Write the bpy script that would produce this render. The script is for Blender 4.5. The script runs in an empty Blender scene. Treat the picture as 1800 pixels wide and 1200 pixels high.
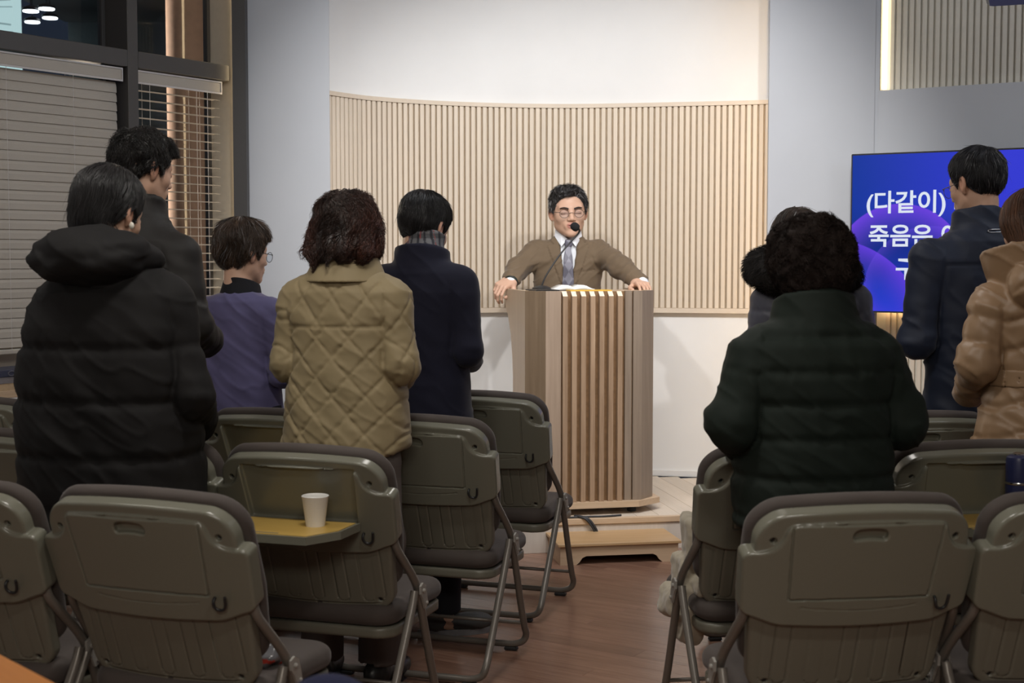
import bpy, math, random
import numpy as np
from mathutils import Vector, Matrix, Euler

# ------------------------------------------------------------------ camera, world, lights, exposure
SC = bpy.context.scene
COL = SC.collection
CAM_H = 1.38
cam_d = bpy.data.cameras.new('camera'); cam_d.lens = 50.0; cam_d.sensor_width = 36.0
cam_d.clip_start = 0.05; cam_d.clip_end = 100
cam = bpy.data.objects.new('camera', cam_d); COL.objects.link(cam)
cam.location = (0, 0, CAM_H)
cam.rotation_euler = (math.radians(90) - math.atan(155 / 2500), 0, 0)
cam_d.dof.use_dof = True; cam_d.dof.focus_distance = 5.6; cam_d.dof.aperture_fstop = 5.6
SC.camera = cam

W = bpy.data.worlds.new('world'); SC.world = W; W.use_nodes = True
W.node_tree.nodes['Background'].inputs[0].default_value = (0.035, 0.05, 0.08, 1)
W.node_tree.nodes['Background'].inputs[1].default_value = 0.35

SC.view_settings.view_transform = 'Standard'
SC.view_settings.look = 'None'
SC.view_settings.gamma = 1.0
SC.view_settings.use_curve_mapping = False
SC.view_settings.exposure = 0.0
try:
    SC.cycles.use_denoising = True
    SC.cycles.max_bounces = 7
    SC.cycles.caustics_reflective = False; SC.cycles.caustics_refractive = False
    SC.cycles.sample_clamp_indirect = 4.0
except Exception:
    pass


def light(name, kind, loc, target, power, color, size=0.2, size_y=None, spot=None, blend=0.6):
    d = bpy.data.lights.new(name, kind); d.energy = power; d.color = color
    if kind == 'AREA':
        d.size = size
        if size_y: d.shape = 'RECTANGLE'; d.size_y = size_y
    elif kind == 'SPOT':
        d.spot_size = math.radians(spot); d.spot_blend = blend; d.shadow_soft_size = size
    else:
        d.shadow_soft_size = size
    o = bpy.data.objects.new(name, d); COL.objects.link(o)
    o.location = loc
    v = Vector(target) - Vector(loc)
    o.rotation_euler = v.to_track_quat('-Z', 'Y').to_euler()
    return o


NEUT = (1.0, 0.975, 0.955)
light('stage_spot_left', 'SPOT', (-0.55, 4.9, 2.93), (0.1, 7.6, 1.15), 100, NEUT, 0.05, spot=74, blend=0.7)
light('stage_spot_middle', 'SPOT', (0.5, 4.7, 2.93), (0.5, 7.6, 1.2), 128, NEUT, 0.05, spot=74, blend=0.7)
light('stage_spot_right', 'SPOT', (1.25, 4.9, 2.93), (0.6, 7.6, 1.15), 100, (1.0, 0.975, 0.955), 0.05, spot=74, blend=0.7)
light('pillar_wash', 'AREA', (0.4, 5.2, 2.9), (-0.6, 8.0, 1.6), 12, (0.68, 0.82, 1.0), 1.6, 0.4)
light('pillar_wash_right', 'AREA', (2.9, 4.4, 2.9), (3.1, 6.6, 1.9), 22, (0.86, 0.92, 1.0), 1.4, 0.4)  # added fill, keeps the screen wall from darkening to the right
light('hall_panel_front', 'AREA', (-0.3, 3.2, 2.95), (-0.3, 3.2, 0), 20, (1.0, 0.96, 0.9), 0.45, 0.2)
light('hall_panel_middle', 'AREA', (0.6, 1.2, 2.95), (0.6, 1.2, 0), 20, (1.0, 0.95, 0.88), 0.45, 0.2)
light('hall_panel_left', 'AREA', (-1.9, 3.6, 2.95), (-1.9, 3.6, 0), 12, (1.0, 0.95, 0.88), 0.9, 0.3)
light('hall_panel_rear', 'AREA', (-0.2, -1.3, 2.9), (-0.1, 1.2, 0.6), 56, (1.0, 0.93, 0.82), 1.6, 0.6)  # added fill behind the camera so the chair backs catch light
light('hall_panel_aisle', 'AREA', (0.35, 5.2, 2.95), (0.35, 5.2, 0), 11, (1.0, 0.95, 0.88), 0.5, 0.5)
light('porch_lamp', 'AREA', (-2.25, 7.55, 1.6), (-1.66, 7.42, 1.6), 42, (1.0, 0.74, 0.52), 0.08, 2.6)  # unseen light added to warm the stand-in column outside

# ------------------------------------------------------------------ tags and small helpers
def tag(o, label=None, cat=None, group=None, kind=None):
    if label: o['label'] = label
    if cat: o['category'] = cat
    if group: o['group'] = group
    if kind: o['kind'] = kind
    return o


def empty(name, loc=(0, 0, 0), rz=0.0, label=None, cat=None, group=None, kind=None):
    o = bpy.data.objects.new(name, None); COL.objects.link(o)
    o.location = loc; o.rotation_euler = (0, 0, rz); o.empty_display_size = 0.1
    return tag(o, label, cat, group, kind)


def obj(name, me, m=None, parent=None, loc=None, rot=None):
    o = bpy.data.objects.new(name, me); COL.objects.link(o)
    if m is not None and len(me.materials) == 0: me.materials.append(m)
    if parent is not None: o.parent = parent
    if loc is not None: o.location = loc
    if rot is not None: o.rotation_euler = rot
    return o


def copy_tree(o, parent=None):
    c = o.copy(); COL.objects.link(c); c.parent = parent
    for ch in list(o.children):
        copy_tree(ch, c)
    return c


def mesh_np(name, V, Q=None, T=None, smooth=True, col=None):
    """mesh from numpy vertices and quad / triangle arrays"""
    me = bpy.data.meshes.new(name)
    V = np.asarray(V, np.float32)
    parts = []; starts = []; n = 0
    if Q is not None and len(Q):
        parts.append(np.asarray(Q, np.int32).ravel()); starts.append(np.arange(len(Q)) * 4 + n); n += 4 * len(Q)
    if T is not None and len(T):
        parts.append(np.asarray(T, np.int32).ravel()); starts.append(np.arange(len(T)) * 3 + n); n += 3 * len(T)
    L = np.concatenate(parts); S = np.concatenate(starts).astype(np.int32)
    me.vertices.add(len(V)); me.vertices.foreach_set('co', V.ravel())
    me.loops.add(len(L)); me.loops.foreach_set('vertex_index', L)
    me.polygons.add(len(S)); me.polygons.foreach_set('loop_start', S)
    if smooth: me.polygons.foreach_set('use_smooth', np.ones(len(S), bool))
    if col is not None:
        a = me.color_attributes.new('Col', 'FLOAT_COLOR', 'POINT')
        c = np.ones((len(V), 4), np.float32); c[:, :3] = col
        a.data.foreach_set('color', c.ravel())
    me.update(calc_edges=True); me.validate()
    return me


class MB:
    """collects simple solids into one mesh"""
    def __init__(s): s.v = []; s.f = []; s.n = 0

    def add(s, V, F):
        s.v += [tuple(p) for p in V]; s.f += [tuple(i + s.n for i in f) for f in F]; s.n += len(V); return s

    def box(s, lo, hi, M=None, bev=0.0):
        x0, y0, z0 = lo; x1, y1, z1 = hi
        if bev <= 0:
            V = [(x, y, z) for z in (z0, z1) for y in (y0, y1) for x in (x0, x1)]
            F = [(0, 2, 3, 1), (4, 5, 7, 6), (0, 1, 5, 4), (2, 6, 7, 3), (0, 4, 6, 2), (1, 3, 7, 5)]
        else:
            b = bev
            prof = [(x0 + b, y0), (x1 - b, y0), (x1, y0 + b), (x1, y1 - b), (x1 - b, y1), (x0 + b, y1), (x0, y1 - b), (x0, y0 + b)]
            cx, cy = (x0 + x1) / 2, (y0 + y1) / 2
            sx = (x1 - x0 - 2 * b) / (x1 - x0); sy = (y1 - y0 - 2 * b) / (y1 - y0)
            V = []
            for z, k in ((z0, 1), (z0 + b, 0), (z1 - b, 0), (z1, 1)):
                for (x, y) in prof:
                    V.append((cx + (x - cx) * (sx if k else 1), cy + (y - cy) * (sy if k else 1), z))
            F = [tuple(range(7, -1, -1)), tuple(range(24, 32))]
            for r in range(3):
                for i in range(8):
                    j = (i + 1) % 8
                    F.append((r * 8 + i, r * 8 + j, r * 8 + 8 + j, r * 8 + 8 + i))
        if M is not None: V = [tuple(M @ Vector(p)) for p in V]
        return s.add(V, F)

    def prism(s, poly, z0, z1, M=None):
        n = len(poly)
        V = [(x, y, z0) for x, y in poly] + [(x, y, z1) for x, y in poly]
        F = [tuple(range(n - 1, -1, -1)), tuple(range(n, 2 * n))] + [(i, (i + 1) % n, n + (i + 1) % n, n + i) for i in range(n)]
        if M is not None: V = [tuple(M @ Vector(p)) for p in V]
        return s.add(V, F)

    def tube(s, pts, r, seg=10, caps=True, smooth_iter=0):
        P = [Vector(p) for p in pts]
        for _ in range(smooth_iter):
            Q = [P[0]]
            for a, b in zip(P[:-1], P[1:]):
                Q += [a * .75 + b * .25, a * .25 + b * .75]
            Q.append(P[-1]); P = Q
        R = r if isinstance(r, (list, tuple)) else None
        V = []; F = []
        up = None
        for i, p in enumerate(P):
            t = (P[min(i + 1, len(P) - 1)] - P[max(i - 1, 0)]).normalized()
            if up is None:
                up = t.orthogonal().normalized()
            else:
                up = (up - t * up.dot(t))
                up = up.normalized() if up.length > 1e-6 else t.orthogonal().normalized()
            b = t.cross(up)
            rr = r if R is None else R[0] + (R[1] - R[0]) * i / max(1, len(P) - 1)
            for k in range(seg):
                a = 2 * math.pi * k / seg
                V.append(tuple(p + up * (math.cos(a) * rr) + b * (math.sin(a) * rr)))
        for i in range(len(P) - 1):
            for k in range(seg):
                k2 = (k + 1) % seg
                F.append((i * seg + k, i * seg + k2, (i + 1) * seg + k2, (i + 1) * seg + k))
        if caps:
            F.append(tuple(range(seg - 1, -1, -1))); F.append(tuple(range((len(P) - 1) * seg, len(P) * seg)))
        return s.add(V, F)

    def lathe(s, prof, seg=32, M=None):
        V = []; F = []
        for (r, z) in prof:
            for k in range(seg):
                a = 2 * math.pi * k / seg
                V.append((r * math.cos(a), r * math.sin(a), z))
        for i in range(len(prof) - 1):
            for k in range(seg):
                k2 = (k + 1) % seg
                F.append((i * seg + k, i * seg + k2, (i + 1) * seg + k2, (i + 1) * seg + k))
        F.append(tuple(range(seg - 1, -1, -1))); F.append(tuple(range((len(prof) - 1) * seg, len(prof) * seg)))
        if M is not None: V = [tuple(M @ Vector(p)) for p in V]
        return s.add(V, F)

    def mesh(s, name='m', smooth=False, auto=False):
        me = bpy.data.meshes.new(name); me.from_pydata(s.v, [], s.f)
        if smooth or auto:
            me.polygons.foreach_set('use_smooth', [True] * len(me.polygons))
        me.update()
        if auto: me.set_sharp_from_angle(angle=math.radians(38))
        return me


# ------------------------------------------------------------------ materials
def _mat(name):
    m = bpy.data.materials.new(name); m.use_nodes = True
    nt = m.node_tree; b = nt.nodes['Principled BSDF']
    return m, nt, b


def _coords(nt, scale=(1, 1, 1), rot=(0, 0, 0), var=0.0):
    tc = nt.nodes.new('ShaderNodeTexCoord'); mp = nt.nodes.new('ShaderNodeMapping')
    mp.inputs['Scale'].default_value = scale; mp.inputs['Rotation'].default_value = rot
    nt.links.new(tc.outputs['Object'], mp.inputs['Vector'])
    if var:
        oi = nt.nodes.new('ShaderNodeObjectInfo'); ml = nt.nodes.new('ShaderNodeMath'); ml.operation = 'MULTIPLY'
        ml.inputs[1].default_value = var
        nt.links.new(oi.outputs['Random'], ml.inputs[0])
        cb = nt.nodes.new('ShaderNodeCombineXYZ')
        for i in range(3): nt.links.new(ml.outputs[0], cb.inputs[i])
        nt.links.new(cb.outputs[0], mp.inputs['Location'])
    return mp.outputs['Vector']


def _noise(nt, vec, scale, detail=4, rough=0.55, dist=0.0):
    n = nt.nodes.new('ShaderNodeTexNoise')
    n.inputs['Scale'].default_value = scale; n.inputs['Detail'].default_value = detail
    n.inputs['Roughness'].default_value = rough; n.inputs['Distortion'].default_value = dist
    nt.links.new(vec, n.inputs['Vector'])
    return n.outputs['Fac']


def _ramp(nt, fac, stops):
    r = nt.nodes.new('ShaderNodeValToRGB')
    e = r.color_ramp.elements
    e[0].position = stops[0][0]; e[0].color = (*stops[0][1], 1)
    e[1].position = stops[-1][0]; e[1].color = (*stops[-1][1], 1)
    for p, c in stops[1:-1]:
        k = e.new(p); k.color = (*c, 1)
    nt.links.new(fac, r.inputs['Fac'])
    return r.outputs['Color']


def _bump(nt, b, fac, strength, dist):
    n = nt.nodes.new('ShaderNodeBump'); n.inputs['Strength'].default_value = strength; n.inputs['Distance'].default_value = dist
    nt.links.new(fac, n.inputs['Height']); nt.links.new(n.outputs['Normal'], b.inputs['Normal'])


def plain(name, c, rough=0.5, metal=0.0, nscale=60, namt=0.08, bump=0.0, bdist=0.001, sheen=0.0, spec=0.5, coat=0.0):
    m, nt, b = _mat(name)
    v = _coords(nt)
    f = _noise(nt, v, nscale, 3)
    lo = tuple(x * (1 - namt) for x in c); hi = tuple(min(1, x * (1 + namt)) for x in c)
    nt.links.new(_ramp(nt, f, [(0.3, lo), (0.7, hi)]), b.inputs['Base Color'])
    b.inputs['Roughness'].default_value = rough; b.inputs['Metallic'].default_value = metal
    b.inputs['Specular IOR Level'].default_value = spec
    if sheen: b.inputs['Sheen Weight'].default_value = sheen; b.inputs['Sheen Roughness'].default_value = 0.5
    if coat: b.inputs['Coat Weight'].default_value = coat
    if bump: _bump(nt, b, f, bump, bdist)
    return m


def wood(name, c0, c1, axis='z', scale=1.0, rough=0.5, contrast=(0.25, 0.75), figure=0.5, var=20.0, tint=0.0, bump=0.05):
    m, nt, b = _mat(name)
    k = {'x': (0.07, 1, 1), 'y': (1, 0.07, 1), 'z': (1, 1, 0.045)}[axis]
    v = _coords(nt, tuple(q * scale for q in k), var=var)
    fine = _noise(nt, v, 95, 5, 0.65)
    broad = _noise(nt, v, 9, 4, 0.6, figure * 2.5)
    mx = nt.nodes.new('ShaderNodeMix'); mx.data_type = 'FLOAT'; mx.inputs[0].default_value = 0.5
    nt.links.new(fine, mx.inputs[2]); nt.links.new(broad, mx.inputs[3])
    colr = _ramp(nt, mx.outputs[0], [(contrast[0], c0), (contrast[1], c1)])
    if tint:
        oi = nt.nodes.new('ShaderNodeObjectInfo')
        mr = nt.nodes.new('ShaderNodeMapRange'); mr.inputs[3].default_value = 1 - tint; mr.inputs[4].default_value = 1 + tint * 0.6
        nt.links.new(oi.outputs['Random'], mr.inputs[0])
        hs = nt.nodes.new('ShaderNodeHueSaturation'); nt.links.new(mr.outputs[0], hs.inputs['Value'])
        nt.links.new(colr, hs.inputs['Color']); colr = hs.outputs['Color']
    nt.links.new(colr, b.inputs['Base Color'])
    b.inputs['Roughness'].default_value = rough
    if bump: _bump(nt, b, fine, bump, 0.001)
    return m


def fabric(name, c, rough=0.85, weave=900, bump=0.15, sheen=0.0, var=0.12, big=6, spec=0.3):
    m, nt, b = _mat(name)
    v = _coords(nt)
    f = _noise(nt, v, big, 4); w = _noise(nt, v, weave, 2)
    lo = tuple(x * (1 - var) for x in c); hi = tuple(x * (1 + var) for x in c)
    nt.links.new(_ramp(nt, f, [(0.3, lo), (0.7, hi)]), b.inputs['Base Color'])
    b.inputs['Roughness'].default_value = rough; b.inputs['Specular IOR Level'].default_value = spec
    if sheen:
        b.inputs['Sheen Weight'].default_value = sheen; b.inputs['Sheen Roughness'].default_value = 0.4
    _bump(nt, b, w, bump, 0.0008)
    return m


def emit(name, c, strength):
    m, nt, b = _mat(name)
    b.inputs['Base Color'].default_value = (0, 0, 0, 1)
    b.inputs['Emission Color'].default_value = (*c, 1); b.inputs['Emission Strength'].default_value = strength
    return m


def vcol(name, rough=0.5, bump=0.0, bscale=300, sss=0.0, spec=0.5):
    m, nt, b = _mat(name)
    a = nt.nodes.new('ShaderNodeVertexColor'); a.layer_name = 'Col'
    nt.links.new(a.outputs['Color'], b.inputs['Base Color'])
    b.inputs['Roughness'].default_value = rough; b.inputs['Specular IOR Level'].default_value = spec
    if sss:
        b.inputs['Subsurface Weight'].default_value = sss; b.inputs['Subsurface Radius'].default_value = (0.01, 0.004, 0.002)
        b.inputs['Subsurface Scale'].default_value = 0.5
    if bump: _bump(nt, b, _noise(nt, _coords(nt), bscale, 3), bump, 0.0005)
    return m


M_WHITE = plain('white_paint', (0.765, 0.765, 0.76), 0.75, nscale=4, namt=0.015)
M_GREYWALL = plain('pale_grey_paint', (0.50, 0.515, 0.545), 0.7, nscale=4, namt=0.015)
M_CEIL = plain('ceiling_paint', (0.62, 0.61, 0.60), 0.8, nscale=4, namt=0.02)
M_STEEL = plain('dark_grey_steel', (0.062, 0.059, 0.058), 0.5, nscale=300, namt=0.06)
M_CREAMWALL = plain('cream_jamb_paint', (0.72, 0.65, 0.53), 0.7, nscale=30, namt=0.03)
M_SLATWOOD = wood('pale_ash_slat', (0.60, 0.505, 0.395), (0.72, 0.63, 0.52), 'z', 0.8, 0.55, figure=0.4, tint=0.05)
M_BACKING = plain('slat_backing', (0.42, 0.325, 0.22), 0.7, nscale=30, namt=0.1)
M_BEAM = wood('pale_ash_rail', (0.58, 0.485, 0.38), (0.70, 0.605, 0.495), 'x', 0.8, 0.55, figure=0.4)
M_GREYSLAT = plain('cream_painted_slat', (0.68, 0.64, 0.55), 0.7, nscale=20, namt=0.03)
M_FLOOR = wood('red_brown_laminate', (0.185, 0.094, 0.064), (0.345, 0.20, 0.138), 'x', 1.0, 0.27, (0.3, 0.72), 0.8, 50.0, 0.14, bump=0.02)
M_STAGE = wood('pale_stage_board', (0.55, 0.47, 0.38), (0.70, 0.61, 0.51), 'y', 0.8, 0.45, figure=0.3, tint=0.06)
M_FASCIA = wood('pale_fascia_wood', (0.48, 0.42, 0.36), (0.62, 0.56, 0.49), 'z', 0.9, 0.5, figure=0.3)
M_STEP = wood('honey_oak_veneer', (0.42, 0.255, 0.12), (0.56, 0.375, 0.20), 'x', 0.55, 0.42, (0.3, 0.7), 1.3)
M_STEPS = wood('light_oak_edge', (0.46, 0.32, 0.20), (0.60, 0.45, 0.31), 'x', 0.8, 0.45)
M_LECT = wood('ash_lectern_veneer', (0.26, 0.188, 0.135), (0.42, 0.32, 0.24), 'z', 0.7, 0.42, (0.28, 0.72), 0.35)
M_LECTP = wood('pale_ash_wing', (0.50, 0.37, 0.25), (0.62, 0.48, 0.345), 'z', 0.7, 0.45, figure=0.3)
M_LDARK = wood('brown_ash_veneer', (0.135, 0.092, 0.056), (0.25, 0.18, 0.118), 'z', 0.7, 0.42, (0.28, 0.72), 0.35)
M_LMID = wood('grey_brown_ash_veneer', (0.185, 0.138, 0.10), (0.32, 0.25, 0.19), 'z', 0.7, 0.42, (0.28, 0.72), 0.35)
M_LCAP = plain('pale_end_grain', (0.78, 0.66, 0.50), 0.5)  # paler cream for the slat tops than for their faces
M_LSLAT = wood('ash_lectern_slat', (0.215, 0.135, 0.08), (0.42, 0.29, 0.19), 'z', 1.0, 0.42, (0.3, 0.68), 0.9, tint=0.1)
M_LREC = plain('brown_recess_stain', (0.215, 0.12, 0.055), 0.55, nscale=40, namt=0.15)
M_PLASTIC = plain('olive_grey_plastic', (0.168, 0.166, 0.130), 0.22, nscale=700, namt=0.04, bump=0.06, bdist=0.0004)
M_PLASTIC_D = plain('grey_recess_plastic', (0.150, 0.144, 0.112), 0.4, nscale=700, namt=0.04, bump=0.06, bdist=0.0004)
M_CUSH = fabric('brown_grey_upholstery', (0.070, 0.057, 0.051), 0.75, 1200, 0.2, 0.15)
M_TUBE = plain('warm_grey_tube_paint', (0.165, 0.148, 0.128), 0.33, metal=0.25, nscale=400, namt=0.03)
M_BRACKET = plain('pale_grey_bracket', (0.30, 0.285, 0.26), 0.45, nscale=300, namt=0.05)
M_RUBBER = plain('black_rubber', (0.015, 0.015, 0.016), 0.6)
M_BLACK = plain('black_plastic', (0.012, 0.012, 0.013), 0.4)
M_YELLOW = wood('yellow_tray_laminate', (0.42, 0.265, 0.06), (0.54, 0.36, 0.10), 'x', 1.0, 0.35, figure=0.3)
M_CHROME = plain('bright_chrome', (0.6, 0.6, 0.6), 0.2, metal=1.0)
M_BLIND = plain('taupe_blind_slat', (0.42, 0.385, 0.335), 0.5, nscale=200, namt=0.03)
M_BLINDW = plain('white_blind_rail', (0.56, 0.54, 0.53), 0.45, nscale=200, namt=0.03)
M_PAPER = plain('white_paper', (0.78, 0.77, 0.74), 0.7, nscale=200, namt=0.02)
M_LED = emit('warm_led_strip', (1.0, 0.66, 0.33), 12)
M_LEDJ = emit('warm_jamb_strip', (1.0, 0.76, 0.45), 11)
M_LEDW = emit('warm_white_led_strip', (1.0, 0.80, 0.50), 5)


def glass(name, tint=(0.9, 0.95, 1.0), rough=0.0):
    """thin pane: mostly clear with a mirror reflection that grows at grazing angles"""
    m, nt, b = _mat(name)
    nt.nodes.remove(b)
    out = nt.nodes['Material Output']
    tr = nt.nodes.new('ShaderNodeBsdfTransparent'); tr.inputs[0].default_value = (*tint, 1)
    gl = nt.nodes.new('ShaderNodeBsdfGlossy'); gl.inputs['Roughness'].default_value = rough
    fr = nt.nodes.new('ShaderNodeFresnel'); fr.inputs[0].default_value = 1.45
    mx = nt.nodes.new('ShaderNodeMixShader'); ge = nt.nodes.new('ShaderNodeNewGeometry')
    fm = nt.nodes.new('ShaderNodeMath'); fm.operation = 'SUBTRACT'; fm.inputs[0].default_value = 1; nt.links.new(ge.outputs['Backfacing'], fm.inputs[1])
    fp = nt.nodes.new('ShaderNodeMath'); fp.operation = 'MULTIPLY'; nt.links.new(fm.outputs[0], fp.inputs[0]); nt.links.new(fr.outputs[0], fp.inputs[1])
    nt.links.new(fp.outputs[0], mx.inputs[0]); nt.links.new(tr.outputs[0], mx.inputs[1]); nt.links.new(gl.outputs[0], mx.inputs[2])
    nt.links.new(mx.outputs[0], out.inputs['Surface'])
    return m


M_GLASS = glass('window_glass')

# ------------------------------------------------------------------ implicit surfaces
def smin(a, b, k):
    h = np.maximum(k - np.abs(a - b), 0) / k
    return np.minimum(a, b) - h * h * k * 0.25


def smax(a, b, k): return -smin(-a, -b, k)


def nrm(v):
    v = np.asarray(v, float); return v / max(1e-9, np.linalg.norm(v))


def cap(P, a, b, ra, rb=None, par=False):
    rb = ra if rb is None else rb
    a = np.asarray(a, float); b = np.asarray(b, float); ab = b - a
    pa = P - a
    t = np.clip(pa @ ab / max(1e-12, ab @ ab), 0, 1)
    d = np.linalg.norm(pa - t[:, None] * ab, axis=1) - (ra + (rb - ra) * t)
    return (d, t) if par else d


def ell(P, c, r):
    q = (P - np.asarray(c, float)); r = np.asarray(r, float)
    k0 = np.linalg.norm(q / r, axis=1); k1 = np.linalg.norm(q / (r * r), axis=1)
    return k0 * (k0 - 1.0) / np.maximum(k1, 1e-6)


def rbox(P, c, h, r):
    q = np.abs(P - np.asarray(c, float)) - (np.asarray(h, float) - r)
    return np.linalg.norm(np.maximum(q, 0), axis=1) + np.minimum(np.max(q, axis=1), 0) - r


def box2(x, y, hx, hy, r):
    qx = np.abs(x) - (hx - r); qy = np.abs(y) - (hy - r)
    return np.hypot(np.maximum(qx, 0), np.maximum(qy, 0)) + np.minimum(np.maximum(qx, qy), 0) - r


def extr(d2, n, n0, n1, r):
    w = np.abs(n - (n0 + n1) / 2) - (n1 - n0) / 2
    return np.minimum(np.maximum(d2 + r, w + r), 0) + np.hypot(np.maximum(d2 + r, 0), np.maximum(w + r, 0)) - r


def loft(P, lev, n=2.5, r=0.02):
    """lev rows: z, half width, half depth, centre y, centre x"""
    L = np.array([list(l) + [0.0] * (5 - len(l)) for l in lev], float)
    L = L[np.argsort(L[:, 0])]
    z = P[:, 2]
    zz = np.clip(z, L[0, 0], L[-1, 0])
    w = np.interp(zz, L[:, 0], L[:, 1]); d = np.interp(zz, L[:, 0], L[:, 2])
    cy = np.interp(zz, L[:, 0], L[:, 3]); cx = np.interp(zz, L[:, 0], L[:, 4])
    x = P[:, 0] - cx; y = P[:, 1] - cy
    s = (np.abs(x / w) ** n + np.abs(y / d) ** n) ** (1.0 / n)
    s = np.maximum(s, 1e-3)
    d2 = np.hypot(x, y) * (1 - 1 / s)
    d2 = np.maximum(d2, -0.2)
    zc = (L[0, 0] + L[-1, 0]) / 2; hz = (L[-1, 0] - L[0, 0]) / 2
    wz = np.abs(z - zc) - hz
    return np.minimum(np.maximum(d2 + r, wz + r), 0) + np.hypot(np.maximum(d2 + r, 0), np.maximum(wz + r, 0)) - r


def _h(ix, iy, iz):
    n = (ix.astype(np.int64) * 374761393 + iy.astype(np.int64) * 668265263 + iz.astype(np.int64) * 2147483647) & 0x7fffffff
    n = (n ^ (n >> 13)) * 1274126177 & 0x7fffffff
    n = n ^ (n >> 16)
    return (n & 0xffff) / 32767.5 - 1.0


def vnoise(P):
    i = np.floor(P).astype(np.int64); f = P - i; u = f * f * (3 - 2 * f)
    r = 0
    for dx in (0, 1):
        wx = u[:, 0] if dx else 1 - u[:, 0]
        for dy in (0, 1):
            wy = u[:, 1] if dy else 1 - u[:, 1]
            for dz in (0, 1):
                wz = u[:, 2] if dz else 1 - u[:, 2]
                r = r + wx * wy * wz * _h(i[:, 0] + dx, i[:, 1] + dy, i[:, 2] + dz)
    return r


def axis(lo, hi, h, fine=(), hf=None):
    """grid coordinates with spacing h, and hf inside the fine ranges"""
    out = [lo]
    while out[-1] < hi:
        x = out[-1]; s = h
        for a, b in fine:
            if a - h <= x <= b: s = hf
        out.append(x + s)
    return np.array(out)


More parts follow.
